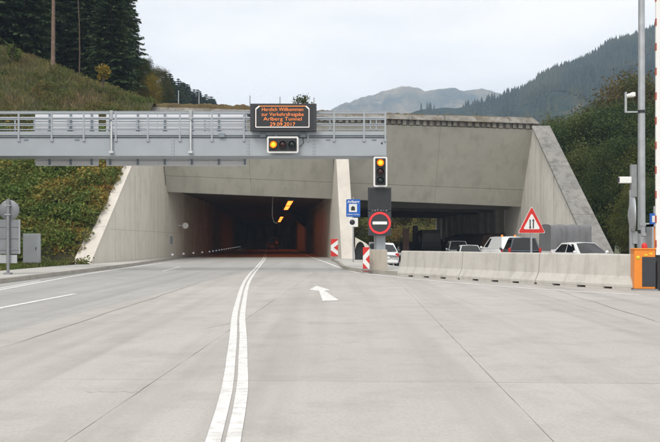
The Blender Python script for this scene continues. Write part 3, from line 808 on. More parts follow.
# =================================================================== GANTRY, SIGNALS, SIGNS
G0 = 31.8
def gX(p): return (p - 330.0) * G0 / F
def gZ(p): return H + (YH - p) * G0 / F
def text_mesh(s, size, width=None, bold=0.0, depth=0.003):
    cu = bpy.data.curves.new('text', 'FONT'); cu.body = s; cu.size = size; cu.align_x = 'CENTER'; cu.align_y = 'CENTER'
    cu.offset = bold; cu.extrude = depth; cu.resolution_u = 3
    o = bpy.data.objects.new('text', cu); COL.objects.link(o)
    dg = bpy.context.evaluated_depsgraph_get()
    me = bpy.data.meshes.new_from_object(o.evaluated_get(dg))
    bpy.data.objects.remove(o)
    co = np.empty(len(me.vertices) * 3, np.float32); me.vertices.foreach_get('co', co); co = co.reshape(-1, 3)
    if len(co):
        x0, x1 = co[:, 0].min(), co[:, 0].max(); y0, y1 = co[:, 1].min(), co[:, 1].max()
        co[:, 0] -= (x0 + x1) / 2
        if width: co[:, 0] *= width / (x1 - x0)
        # stand upright, facing -Y
        out = np.stack([co[:, 0], -co[:, 2], co[:, 1]], 1)
        me.vertices.foreach_set('co', out.reshape(-1)); me.update()
    return me
def text(s, size, mat, parent, loc, width=None, bold=0.0, name='lettering'):
    me = text_mesh(s, size, width, bold); me.materials.clear(); me.materials.append(mat)
    return place(name, me, parent, loc)
def rrect(x0, x1, z0, z1, r, n=5):
    p = []
    for cx, cz, a0 in ((x1 - r, z0 + r, -90), (x1 - r, z1 - r, 0), (x0 + r, z1 - r, 90), (x0 + r, z0 + r, 180)):
        for k in range(n + 1):
            a = R(a0 + 90 * k / n); p.append((cx + r * math.cos(a), cz + r * math.sin(a)))
    return p
def ring(cx, cz, r0, r1, y0, y1, n=40):
    m_ = MB(); vs = []
    for r_, y in ((r0, y0), (r1, y0), (r1, y1), (r0, y1)):
        for k in range(n):
            a = 2 * math.pi * k / n; vs.append((cx + r_ * math.cos(a), y, cz + r_ * math.sin(a)))
    fs = []
    for q in range(4):
        for k in range(n):
            fs.append((q * n + k, q * n + (k + 1) % n, ((q + 1) % 4) * n + (k + 1) % n, ((q + 1) % 4) * n + k))
    m_.add(vs, fs); return m_

gy = lambda o: o                              # local y = distance behind the front plane
gan = thing('gantry', 'blue-grey steel sign gantry with walkway and railings spanning the left lanes', 'gantry', (0, G0, 0))
XL, XR = -18.5, gX(386.5)
def gb(mb, name, mat, bevel=0.0, parent=gan): return mb.build(name, M[mat], parent, None, bevel)
c = MB(); c.box(XL, XR, 0.0, 1.2, gZ(156), gZ(138.2)); gb(c, 'beam', 'gantry', 0.01)
c = MB(); c.box(XL, XR, 0.06, 1.2, gZ(138.2) + 0.004, gZ(135)); gb(c, 'walkway', 'gantry2')
c = MB(); c.box(XL, XR, -0.03, 0.02, gZ(135.2), gZ(131.5)); gb(c, 'toe_board', 'gantry')
c = MB(); c.box(XL, XR, 1.16, 1.21, gZ(135), gZ(131.5)); gb(c, 'toe_board', 'gantry')
for yy_ in (-0.01, 1.18):
    c = MB(); c.tube((XL, yy_, gZ(113.3)), (XR, yy_, gZ(113.3)), 0.045, n=10); gb(c, 'handrail', 'gantry')
    for r_ in (119.5, 125.5):
        c = MB(); c.tube((XL, yy_, gZ(r_)), (XR, yy_, gZ(r_)), 0.024, n=8); gb(c, 'rail', 'gantry')
# a second, flat top rail just above
c = MB(); c.box(XL, XR, -0.045, 0.05, gZ(112.0), gZ(111.2)); gb(c, 'handrail', 'gantry')
for p_ in (-78, -46, -13, 19, 52, 84, 116, 148, 180, 212, 244, 276, 308, 334, 364, 385.2):
    x_ = gX(p_)
    c = MB(); c.box(x_ - 0.035, x_ + 0.035, -0.055, -0.012, gZ(140.5), gZ(112.2)); c.box(x_ - 0.06, x_ + 0.06, -0.05, 0.0, gZ(141.5), gZ(139)); gb(c, 'post', 'gantry')
for p_ in (-60, 3, 23, 58, 130, 200, 330, 372, 378):
    x_ = gX(p_)
    c = MB(); c.box(x_ - 0.03, x_ + 0.03, 1.2, 1.24, gZ(139), gZ(112.2)); gb(c, 'post', 'gantry')
for p_ in (173,):
    x_ = gX(p_); c = MB(); c.box(x_ - 0.05, x_ + 0.05, -0.02, 0.0, gZ(156), gZ(138.3)); gb(c, 'beam_splice', 'gantry', 0.004)
c = MB(); c.box(gX(247.5), gX(248.8), -0.018, 0.0, gZ(156), gZ(138.3)); gb(c, 'beam_splice', 'gantry')
c = MB(); c.box(gX(313.5), gX(314.8), -0.018, 0.0, gZ(156), gZ(138.3)); gb(c, 'beam_splice', 'gantry')
for p_ in (112, 191):                          # bright stays clamped over the beam
    x_ = gX(p_)
    c = MB(); c.box(x_ - 0.07, x_ + 0.07, -0.12, -0.06, gZ(120), gZ(110.8)); gb(c, 'stay_head', 'galv', 0.01)
    c = MB(); c.tube((x_, -0.10, gZ(122)), (x_, -0.10, gZ(152)), 0.05, n=12); c.box(x_ - 0.09, x_ + 0.09, -0.16, -0.005, gZ(153.5), gZ(151.3)); gb(c, 'stay', 'bright')
for p_ in (26, 77, 328, 374):
    c = MB(); c.box(gX(p_) - 0.09, gX(p_) + 0.09, -0.03, 0.0, gZ(140.2), gZ(139)); gb(c, 'bracket', 'gantry2')
c = MB(); c.box(gX(381), gX(382.6), -0.015, 0.0, gZ(144), gZ(142.3)); gb(c, 'bolt', 'black')
c = MB(); c.tube((XL, -0.035, gZ(136.6)), (gX(386), -0.035, gZ(136.6)), 0.022, n=6); gb(c, 'cable_conduit', 'galvd')
for p_ in (263, 303, 222):
    c = MB(); c.box(gX(p_) - 0.13, gX(p_) + 0.13, -0.12, -0.035, gZ(137.6), gZ(133.6)); gb(c, 'junction_box', 'gantry2', 0.01)
c = MB(); c.path([Vector((gX(303), -0.09, gZ(137.6))), Vector((gX(303.5), -0.07, gZ(143))), Vector((gX(300), -0.05, gZ(147)))], [0.016] * 3, 6); gb(c, 'cable', 'black')
c = MB(); c.tube((gX(376), 0.28, 0.95), (gX(376), 0.28, gZ(156)), 0.02, n=6); gb(c, 'cable_conduit', 'galvd')
for p_ in (173, 248.2, 314.2):
    for z_ in (140.5, 144, 147.5, 151, 154):
        for dx in (-0.035, 0.035):
            c = MB(); c.lathe((gX(p_) + dx, -0.018, gZ(z_)), (0, -1, 0), [(0.014, 0), (0.014, 0.012), (0.0005, 0.014)], 6); gb(c, 'bolt', 'galvd')
# legs: the right one carries the signals, the left one stands beyond the frame
c = MB(); c.box(gX(375), gX(386), 0.30, 0.75, 0.1, gZ(156)); gb(c, 'leg', 'gantry', 0.015)
c = MB(); c.box(XL + 0.3, XL + 0.85, 0.30, 0.85, -0.2, gZ(156)); gb(c, 'leg', 'gantry', 0.015)
c = MB(); c.box(XL - 0.2, XL + 1.4, -0.2, 1.35, -0.3, 0.5); gb(c, 'footing', 'block', 0.03)

# direction signs facing the other way: we see their backs
def sign_back(x0, x1, brackets, seams, label):
    Y1 = G0 + 1.5; s = Y1 / F
    X = lambda p: (p - 330) * s; Z = lambda p: H + (YH - p) * s
    t = thing('direction_sign', label, 'sign', (0, Y1, 0))
    edges = [x0] + seams + [x1]
    for a_, b_ in zip(edges, edges[1:]):
        c = MB(); c.box(X(a_) + 0.006, X(b_) - 0.006, 0, 0.05, Z(165.8), Z(113)); c.build('sign_panel', M['back'], t, None, 0.008)
    for p_ in brackets:
        x_ = X(p_); c = MB()
        c.box(x_ - 0.035, x_ + 0.035, -0.09, 0.0, Z(165), Z(114)); c.box(x_ - 0.09, x_ + 0.09, -0.05, 0.0, Z(158), Z(156)); c.box(x_ - 0.08, x_ + 0.08, -0.06, 0.0, Z(132), Z(129.5))
        c.build('bracket', M['gantry2'], t)
    for z_ in (120.5, 128, 161):
        c = MB(); c.box(X(x0), X(x1), -0.03, -0.001, Z(z_ + 0.7), Z(z_)); c.build('stiffener', M['back'], t)
sign_back(35, 98.5, (50, 71, 92), [], 'back of the smaller direction sign hung behind the gantry at left')
sign_back(106, 247, (110.5, 138, 165, 192, 219, 245), [157.5, 209], 'back of the long direction sign hung behind the gantry middle')

# variable message display
v = thing('message_display', 'black electronic display with amber welcome text mounted on the gantry', 'display', (gX(284), G0 - 0.42, gZ(132.3)))
def vX(p): return (p - 284) * 0.0419
def vZ(p): return (132.3 - p) * 0.0419
c = MB(); c.box(vX(250.8), vX(317), 0.0, 0.30, 0.0, vZ(105)); hb = c.build('housing', M['vms'], v, None, 0.012)
c = MB(); c.box(vX(253.8), vX(314), -0.006, 0.0, vZ(130.6), vZ(106.6)); c.build('screen', M['black'], v)
for k in range(2):
    c = MB(); x_ = vX(262 + 44 * k); c.box(x_ - 0.05, x_ + 0.05, 0.3, 0.42, vZ(131), vZ(112)); c.build('mount', M['gantry2'], v)
# white outline with two cut corners, built of short bars
fp = [(256.5, 128.6), (256.5, 110.5), (260, 107.6), (306.5, 107.6), (309.6, 110.5), (309.6, 128.6)]
def bar(m_, p, q, w, y0, y1):
    p, q = Vector(p), Vector(q); d = (q - p).normalized(); n_ = Vector((-d.y, d.x)) * w / 2
    a = [p + n_, p - n_, q - n_, q + n_]
    m_.add([(k.x, y0, k.y) for k in a] + [(k.x, y1, k.y) for k in a], [(0, 1, 2, 3), (7, 6, 5, 4), (0, 4, 5, 1), (1, 5, 6, 2), (2, 6, 7, 3), (3, 7, 4, 0)])
c = MB(); fpw = [(vX(a), vZ(b_)) for a, b_ in fp]
for a, b_ in ((fpw[0], fpw[1]), (fpw[4], fpw[5]), (fpw[5], fpw[0])): bar(c, a, b_, 0.024, -0.014, -0.007)
for a, b_ in ((fpw[1], fpw[2]), (fpw[3], fpw[4])): bar(c, a, b_, 0.045, -0.014, -0.007)
c.build('outline', M['ledw'], v)
c = MB(); bar(c, fpw[2], fpw[3], 0.022, -0.014, -0.007); c.build('outline', M['led'], v)
for s_, y_, w_ in (('Herzlich Willkommen', 111.0, 41), ('zur Verkehrsfreigabe', 115.9, 42), ('Arlberg Tunnel', 120.5, 38), ('29.09.2017', 125.9, 25)):
    text(s_, 0.215, M['led'], v, (vX(283.2), -0.012, vZ(y_)), w_ * 0.0419, -0.0035)

def signal(name, label, x0, x1, z0, z1, loc, horizontal, parent=None):
    t = thing(name, label, 'traffic light', loc)
    c = MB(); c.yprism(rrect(x0, x1, z0, z1, 0.08), 0.0, 0.03); c.build('border', M['white'], t)
    e = 0.075
    c = MB(); c.box(x0 + e, x1 - e, -0.03, 0.0, z0 + e, z1 - e); c.build('backboard', M['black'], t, None, 0.01)
    c = MB(); c.box(x0 + 0.12, x1 - 0.12, 0.03, 0.22, z0 + 0.12, z1 - 0.12); c.build('housing', M['black'], t)
    n = 3
    for k in range(n):
        f_ = (k + 0.5) / n
        if horizontal: cx, cz = x0 + e + (x1 - x0 - 2 * e) * f_, (z0 + z1) / 2
        else: cx, cz = (x0 + x1) / 2, z1 - e - (z1 - z0 - 2 * e) * f_
        r_ = 0.155
        c = MB(); c.lathe((cx, -0.03, cz), (0, -1, 0), [(r_ + 0.015, 0.0), (r_ + 0.015, 0.09), (r_ - 0.005, 0.09), (r_ - 0.005, 0.01)], 24); c.build('visor', M['black'], t)
        c = MB(); c.lathe((cx, -0.035, cz), (0, -1, 0), [(r_ - 0.006, 0.0), (r_ * 0.7, 0.03), (0.0005, 0.045)], 24)
        ln = c.build('lens', M['amber'] if k == 0 else (M['offred'] if k == 1 else M['offgreen']), t)
        if k == 0:
            c = MB(); c.lathe((cx, -0.068, cz), (0, -1, 0), [(r_ * 0.62, 0.0), (r_ * 0.4, 0.02), (0.0005, 0.03)], 20); c.build('bulb', M['ambercore'], ln)
    return t
w2 = gX(298.8) - gX(267.6); h2 = gZ(137.4) - gZ(153.8)
signal('lane_signal', 'horizontal traffic light with white border and lit amber lamp on the gantry beam', -w2 / 2, w2 / 2, 0, h2, (gX(283.2), G0 - 0.3, gZ(153.8)), True)
c_ = MB(); 
w3 = gX(386.8) - gX(373); h3 = gZ(157.2) - gZ(187.2)
signal('traffic_signal', 'vertical traffic light with white border hanging below the gantry end', -w3 / 2, w3 / 2, 0, h3, (gX(380), G0 - 0.25, gZ(187.2)), False)

# variable signs on the gantry leg
t = thing('variable_sign', 'blank dark display panel on the gantry leg above the no-entry sign', 'sign', (gX(379.7), G0 - 0.05, gZ(211)))
c = MB(); c.box(gX(368) - gX(379.7), gX(391.2) - gX(379.7), 0, 0.24, 0.02, gZ(187.6) - gZ(211)); c.build('housing', M['vms'], t, None, 0.01)
c = MB(); c.box(gX(369.3) - gX(379.7), gX(389.9) - gX(379.7), -0.006, 0.0, 0.08, gZ(189) - gZ(211)); c.build('screen', M['black'], t)
t = thing('no_entry_sign', 'dark display showing a red ring with white bar on the gantry leg', 'sign', (gX(379.7), G0 - 0.05, gZ(235.6)))
hh = gZ(211.2) - gZ(235.6)
c = MB(); c.box(gX(368) - gX(379.7), gX(391.2) - gX(379.7), 0, 0.24, 0.0, hh); c.build('housing', M['vms'], t, None, 0.01)
cz = gZ(223) - gZ(235.6)
ring(0.0, cz, 0.385, 0.465, -0.012, 0.0, 44).build('red_ring', M['ledr'], t)
c = MB(); c.box(-0.30, 0.30, -0.012, 0.0, cz - 0.055, cz + 0.055); c.build('white_bar', M['ledy'], t)
c = MB()
for k, dx in enumerate((-0.33, -0.22, -0.1, 0.02, 0.14, 0.25)):
    c.box(dx, dx + (0.06 if k % 2 else 0.035), -0.05, 0.1, hh + 0.002, hh + (0.05 if k != 2 else 0.09))
c.build('hinge_row', M['galvd'], t)

# concrete block round the foot of the leg
t_ = MB(); t_.box(gX(369.2), gX(387.2), 0, 0.95, 0.0, 0.87)
blk = t_.build('concrete_block', M['block'], None, (0, G0 - 0.05, 0.105), 0.025, 2)
tag(blk, 'stained concrete block round the foot of the signal column', 'block')

# small blue sign and its lower plate on a slim post
Yb = 44.0; s_ = Yb / F
X = lambda p: (p - 353.3) * s_; Z = lambda p: H + (YH - p) * s_
t = thing('tunnel_sign', 'small blue tunnel information sign with white plate below, beside the dividing wall', 'sign', ((353.3 - 330) * s_, Yb, 0.115))
dz = -0.115
c = MB(); c.tube((0, 0.08, -0.02), (0, 0.08, Z(197) + dz), 0.04, n=10); c.build('post', M['galv'], t)
c = MB(); c.yprism(rrect(X(346.2), X(360.3), Z(216.8) + dz, Z(199.2) + dz, 0.05), 0, 0.03); c.build('blue_panel', M['blue'], t)
c = MB(); c.box(X(349), X(357), -0.004, 0, Z(212) + dz, Z(204) + dz); c.build('white_square', M['whitesheet'], t)
pr = [(X(351), Z(210.5) + dz), (X(355), Z(210.5) + dz)] + [(X(353) + 2.0 * s_ * math.cos(math.pi * k / 8), Z(208.3) + dz + 2.2 * s_ * math.sin(math.pi * k / 8)) for k in range(9)]
c = MB(); c.yprism(pr, -0.008, -0.0045); c.build('tunnel_symbol', M['black'], t)
text('Arlberg', 0.22, M['whitesheet'], t, (0, -0.006, Z(201.8) + dz), 0.70, 0.004)
text('Länge 14 km', 0.10, M['whitesheet'], t, (0, -0.006, Z(214.4) + dz), 0.68, 0.002)
c = MB(); c.yprism(rrect(X(348.6), X(358), Z(226.8) + dz, Z(217.8) + dz, 0.04), 0, 0.03); c.build('white_plate', M['whitesheet'], t)
c = MB(); c.lathe((X(352.3), 0.0, Z(222.2) + dz), (0, -1, 0), [(2.7 * s_, 0.0), (2.7 * s_, 0.006), (0.0005, 0.006)], 24); c.build('black_disc', M['black'], t)

def chevron_board(label, pxc, y_top, y_bot, w_px, Y, zbase):
    s = Y / F; w = w_px * s; z0 = H + (YH - y_bot) * s - zbase; z1 = H + (YH - y_top) * s - zbase
    t = thing('chevron_board', label, 'marker board', ((pxc - 330) * s, Y, zbase))
    c = MB(); c.tube((0, 0.06, 0), (0, 0.06, z1 - 0.1), 0.035, n=8); c.box(-0.18, 0.18, -0.1, 0.2, -0.005, 0.07); c.build('post', M['galvd'], t)
    c = MB(); c.box(-w / 2, w / 2, 0, 0.03, z0, z1); c.build('board', M['red'], t, None, 0.004)
    hh = z1 - z0; mid = (z0 + z1) / 2; m_ = MB()
    for sg in (1, -1):
        q = [(-w / 2, mid), (-w / 2 + 0.40 * w, mid), (w / 2, mid + sg * 0.19 * hh), (w / 2, mid + sg * 0.44 * hh), (-w / 2, mid + sg * 0.14 * hh)]
        m_.add([(a, -0.004, b_) for a, b_ in q], [tuple(range(5)) if sg > 0 else (4, 3, 2, 1, 0)])
    m_.build('white_chevron', M['whitesheet'], t)
chevron_board('red and white chevron board in front of the concrete block', 366.2, 247.2, 271.6, 6.6, 31.3, 0.115)
chevron_board('red and white chevron board at the tunnel mouth, left of the dividing wall', 334.4, 239, 256.4, 7.2, 52.0, 0.115)

# warning triangle behind the barrier
Yt = 25.6; s_ = Yt / F
t = thing('warning_sign', 'red-bordered warning triangle with two black arrows on a post behind the barrier', 'sign', ((531.7 - 330) * s_, Yt, road_z(6.9, Yt)))
zz = lambda p: H + (YH - p) * s_ - road_z(6.9, Yt)
c = MB(); c.tube((0, 0.06, 0), (0, 0.06, zz(209)), 0.035, n=10); c.build('post', M['galv'], t)
def tri(w, z0, z1, y0, y1, mat, name):
    c = MB(); r_ = 0.03
    c.yprism([(-w / 2 + r_, z0), (w / 2 - r_, z0), (w / 2, z0 + r_ * 1.2), (r_ * 0.8, z1 - 0.01), (-r_ * 0.8, z1 - 0.01), (-w / 2, z0 + r_ * 1.2)], y0, y1); c.build(name, M[mat], t)
w_ = 26.6 * s_; z0, z1 = zz(233.2), zz(207)
tri(w_, z0, z1, 0, 0.03, 'white', 'back_plate'); tri(w_ * 0.965, z0 + 0.012, z1 - 0.02, -0.004, -0.0005, 'red', 'red_border')
tri(w_ * 0.60, z0 + 0.135, z1 - 0.24, -0.008, -0.0045, 'whitesheet', 'white_field')
c = MB()
for sg in (-1, 1):
    x_ = sg * 0.055; zl, zh = zz(228.5), zz(219.5)
    bar(c, (x_, zl), (x_, zh), 0.04, -0.012, -0.0085)
    zt_ = zh if sg > 0 else zl
    c.add([(x_ - 0.042, -0.013, zt_ - sg * 0.05), (x_ + 0.042, -0.013, zt_ - sg * 0.05), (x_, -0.013, zt_ + sg * 0.03)], [(0, 1, 2)] if sg > 0 else [(2, 1, 0)])
c.build('black_arrow', M['black'], t)

# ------------------------------------------------------------------ concrete barriers
SEG = _bl / 3
BH = 0.965
prof = [(-0.30, 0.05), (-0.30, 0.13), (-0.155, 0.36), (-0.10, BH - 0.03), (-0.07, BH), (0.07, BH), (0.10, BH - 0.03), (0.155, 0.36), (0.30, 0.13), (0.30, 0.05)]
bl_labels = ['left end piece of the row of concrete road barriers', 'middle piece of the row of concrete road barriers, below the warning triangle', 'right piece of the row of concrete road barriers beside the orange gate']
ang = math.atan2(BT[1], BT[0])
for k in range(3):
    mx_, my_ = BA[0] + BT[0] * SEG * (k + 0.5) + BN[0] * 0.30, BA[1] + BT[1] * SEG * (k + 0.5) + BN[1] * 0.30
    t = thing('concrete_barrier', bl_labels[k], 'barrier', (mx_, my_, 0.0), ang, 'concrete barriers between the carriageways')
    L2 = SEG / 2 - 0.012
    c = MB(); c.xprism([(a, b_) for a, b_ in prof[::-1]], -L2, L2); c.build('barrier_body', M['barrier'], t, None, 0.012, 2)
    for u in (-1.33, -0.45, 0.45, 1.33):
        c = MB(); c.box(u - 0.30, u + 0.30, -0.295, 0.295, -0.02, 0.052); c.build('foot', M['barrier'], t)
    c = MB(); c.tube((-0.5, 0, BH - 0.005), (-0.5, 0, BH + 0.004), 0.03, n=8); c.build('lifting_socket', M['black'], t)

# ------------------------------------------------------------------ barrier gate on the right
gp = gx(646, 290.5)
t = thing('barrier_gate', 'orange parking barrier gate with black side panel and raised red-white boom', 'barrier gate', (gp[0], gp[1], 0.0), R(-8))
c = MB(); c.box(-0.30, 0.24, 0, 0.40, 0.04, 1.09); c.build('cabinet', M['orange'], t, None, 0.02, 2)
c = MB(); c.box(-0.33, 0.30, -0.03, 0.43, -0.02, 0.04); c.build('base_plate', M['galvd'], t)
c = MB(); c.box(-0.10, 0.245, -0.012, 0.0, 0.10, 0.90); c.build('front_panel', M['vms'], t, None, 0.005)
c = MB(); c.box(-0.32, 0.26, -0.02, 0.42, 1.09, 1.13); c.build('lid', M['orange'], t, None, 0.01)
c = MB(); c.lathe((0.0, 0.15, 1.13), (0, 0, 1), [(0.075, 0), (0.075, 0.07), (0.06, 0.12), (0.03, 0.145), (0.0005, 0.15)], 16); c.build('warning_lamp', M['red'], t)
c = MB(); c.lathe((-0.20, -0.001, 0.88), (0, -1, 0), [(0.055, 0.0), (0.055, 0.004), (0.0005, 0.004)], 16); c.build('sticker', M['yellow'], t)
c = MB(); c.box(-0.05, 0.04, -0.016, -0.0125, 0.93, 0.98); c.box(0.08, 0.17, -0.004, 0.0, 0.97, 1.01); c.build('sticker', M['yellow'], t)
c = MB(); c.box(0.25, 0.42, 0.10, 0.24, 0.72, 1.0); c.build('boom_hub', M['black'], t, None, 0.01)
bm2 = MB(); bm2.box(0.26, 0.37, 0.02, 0.095, 0.95, 8.4); boom = bm2.build('boom', M['white'], t, None, 0.006)
k = 0; z_ = 1.15
while z_ < 8.2:
    c = MB(); c.box(0.254, 0.278, 0.014, 0.10, z_, z_ + 0.20); c.build('red_band', M['fadedred'], boom); z_ += 0.66
c = MB(); c.box(0.30, 0.62, 0.06, 0.5, 0.0, 0.80); c.build('counterweight', M['black'], t, None, 0.01)

# ticket pillar with orange hood behind the gate
tp = (9.15, 21.1)
t = thing('ticket_pillar', 'orange-red ticket pillar with grey frame behind the barrier gate', 'ticket machine', (tp[0], tp[1], road_z(*tp)))
zg = -road_z(*tp)
c = MB(); c.box(-0.06, 0.34, 0, 0.35, 0, 1.72 + zg); c.build('column', M['orange'], t, None, 0.02)
c = MB(); c.box(-0.11, -0.06, -0.05, 0.35, 0, 1.80 + zg); c.build('frame_upright', M['galv'], t)
c = MB(); c.box(-0.11, 0.40, -0.05, 0.37, 1.73 + zg, 1.80 + zg); c.build('frame_top', M['galv'], t)
c = MB(); c.box(0.02, 0.26, -0.02, 0.0, 1.1, 1.55 + zg); c.build('screen', M['red'], t)
# parking sign, blue, mostly behind the boom
t = thing('parking_sign', 'small blue sign with white panel behind the raised boom', 'sign', (px(655, 242, 23.0)[0], 23.0, road_z(10, 23)))
zg = -road_z(10, 23)
c = MB(); c.tube((0, 0.05, 0), (0, 0.05, 2.4 + zg), 0.03, n=8); c.build('post', M['galv'], t)
zc = px(0, 219, 23)[2] + zg
c = MB(); c.box(-0.16, 0.2, 0, 0.03, zc - 0.17, zc + 0.17); c.build('blue_panel', M['blue'], t, None, 0.01)
c = MB(); c.box(-0.09, 0.12, -0.005, 0, zc - 0.10, zc + 0.10); c.build('white_panel', M['whitesheet'], t)

# tall lamp column with a camera bracket
Yp = 22.4; s_ = Yp / F; xp = (641.5 - 330) * s_; zg = road_z(xp, Yp)
t = thing('lamp_column', 'tall grey steel column with camera bracket rising out of the picture', 'column', (xp, Yp, zg))
zz = lambda p: H + (YH - p) * s_ - zg
c = MB(); c.tube((0, 0, 0), (0, 0, 10.5), 0.115, 0.085, 16); c.build('shaft', M['galv'], t)
c = MB(); c.lathe((0, 0, 0), (0, 0, 1), [(0.22, 0), (0.22, 0.03), (0.13, 0.05), (0.125, 1.5), (0.105, 1.52)], 16); c.build('base_sleeve', M['galvd'], t)
c = MB(); c.tube((0, 0, zz(113.2)), (0, 0, zz(110.3)), 0.118, n=16); c.build('clamp', M['black'], t)
c = MB(); c.box(-0.50, -0.10, -0.02, 0.02, zz(112.6), zz(111.2)); c.box(-0.50, -0.445, -0.02, 0.02, zz(111.3), zz(92)); c.build('bracket', M['galv'], t)
c = MB(); c.tube((-0.45, -0.01, zz(96)), (-0.26, -0.05, zz(95)), 0.05, 0.075, 12); c.box(-0.34, -0.22, -0.12, 0.02, zz(97), zz(92.8)); c.build('lamp_head', M['white'], t, None, 0.02)
c = MB(); c.tube((0, 0, 10.4), (-0.4, -1.3, 10.7), 0.05, n=8); c.box(-0.6, -0.25, -1.95, -1.2, 10.66, 10.78); c.build('lamp_arm', M['galvd'], t)
c = MB(); c.box(-0.10, 0.18, -0.13, -0.09, zz(226), zz(223)); c.box(-0.05, 0.30, -0.13, -0.09, zz(236), zz(233)); c.build('cross_bracket', M['galv'], t)

# second post with a camera and a round mirror seen edge-on
Yp = 21.6; s_ = Yp / F; xp = (633 - 330) * s_; zg = road_z(xp, Yp)
t = thing('mirror_post', 'grey post with white camera and round traffic mirror seen from the side', 'post', (xp, Yp, zg))
zz = lambda p: H + (YH - p) * s_ - zg; X = lambda p: (p - 633) * s_
c = MB(); c.box(X(630.3), X(634.5), 0, 0.1, 0, zz(190)); c.build('shaft', M['galv'], t, None, 0.01)
c = MB(); c.box(X(631), X(636.8), -0.02, 0.1, zz(197), zz(164.5)); c.build('panel_edge', M['galvd'], t, None, 0.01)
c = MB(); c.box(X(618.8), X(630.8), -0.07, 0.06, zz(183.2), zz(176.8)); cm = c.build('camera_housing', M['white'], t, None, 0.012)
c = MB(); c.box(X(617.6), X(619.2), -0.06, 0.05, zz(182.2), zz(177.6)); c.build('camera_lens', M['black'], cm)
c = MB(); c.lathe((X(632.4), -0.02, zz(215)), (1, -0.32, 0), [(0.0005, -0.14), (0.25, -0.10), (0.45, -0.02), (0.50, 0.02), (0.505, 0.05), (0.48, 0.06), (0.0005, 0.06)], 32); mr_ = c.build('mirror', M['galv'], t)
c = MB(); c.box(X(632.4), X(637), -0.06, 0.05, zz(244), zz(231.5)); c.build('junction_box', M['cabinet'], t, None, 0.008)
c = MB(); c.box(X(636.9), X(640.4), -0.03, 0.03, zz(233.5), zz(230)); c.build('bracket', M['black'], t)

# ------------------------------------------------------------------ signs on the left verge, seen from behind
Yp = 27.2; s_ = Yp / F; xp = (8.0 - 330) * s_
t = thing('traffic_sign', 'grey backs of a round sign above a rectangular board on the left pavement post', 'sign', (xp, Yp, 0.125))
zz = lambda p: H + (YH - p) * s_ - 0.125; X = lambda p: (p - 8.0) * s_
c = MB(); c.tube((0, 0, 0), (0, 0, zz(199)), 0.055, n=12); c.build('post', M['galvd'], t)
c = MB(); c.box(-0.12, 0.12, -0.12, 0.12, -0.005, 0.06); c.build('foot_plate', M['galvd'], t)
c = MB(); c.lathe((0, 0.10, zz(210)), (0, 1, 0), [(0.0005, -0.02), (0.36, -0.02), (0.375, 0.0), (0.36, 0.02), (0.0005, 0.02)], 32); c.build('round_panel', M['backd'], t)
c = MB(); c.box(X(-11), X(19), 0.08, 0.11, zz(254), zz(219.5)); pnl = c.build('rectangular_panel', M['backd'], t, None, 0.008)
for z_ in (226, 237.5, 249):
    c = MB(); c.box(X(-10.5), X(18.5), 0.055, 0.08, zz(z_ + 0.9), zz(z_)); c.build('stiffener', M['galvd'], pnl)
c = MB(); c.box(X(18.2), X(19.2), 0.05, 0.115, zz(254), zz(219.5)); c.build('panel_rim', M['galv'], pnl)
c = MB(); c.box(X(-9), X(16), 0.08, 0.11, zz(263.3), zz(255)); c.build('lower_panel', M['cabinet'], t, None, 0.006)
for z_ in (205, 214):
    c = MB(); c.box(-0.10, 0.10, -0.07, 0.08, zz(z_ + 1), zz(z_)); c.build('clamp', M['galv'], t)
Yp = 36.2; s_ = Yp / F; xp = (30.2 - 330) * s_
t = thing('switch_cabinet', 'flat grey metal cabinet on two legs on the left verge', 'cabinet', (xp, Yp, 0.10), R(-6))
zz = lambda p: H + (YH - p) * s_ - 0.10; X = lambda p: (p - 30.2) * s_
c = MB(); c.box(X(22.4), X(38.0), 0, 0.32, zz(263.0), zz(233.6)); c.build('body', M['cabinet'], t, None, 0.012)
c = MB(); c.box(X(23.4), X(37.2), -0.012, 0.0, zz(262.2), zz(234.6)); dr = c.build('door', M['cabinet'], t, None, 0.006)
c = MB(); c.box(X(36), X(36.6), -0.03, -0.012, zz(250), zz(247)); c.build('handle', M['black'], dr)
for p_ in (24.5, 32.2):
    c = MB(); c.box(X(p_), X(p_ + 2.0), 0.08, 0.2, -0.05, zz(263.0)); c.build('leg', M['galvd'], t)

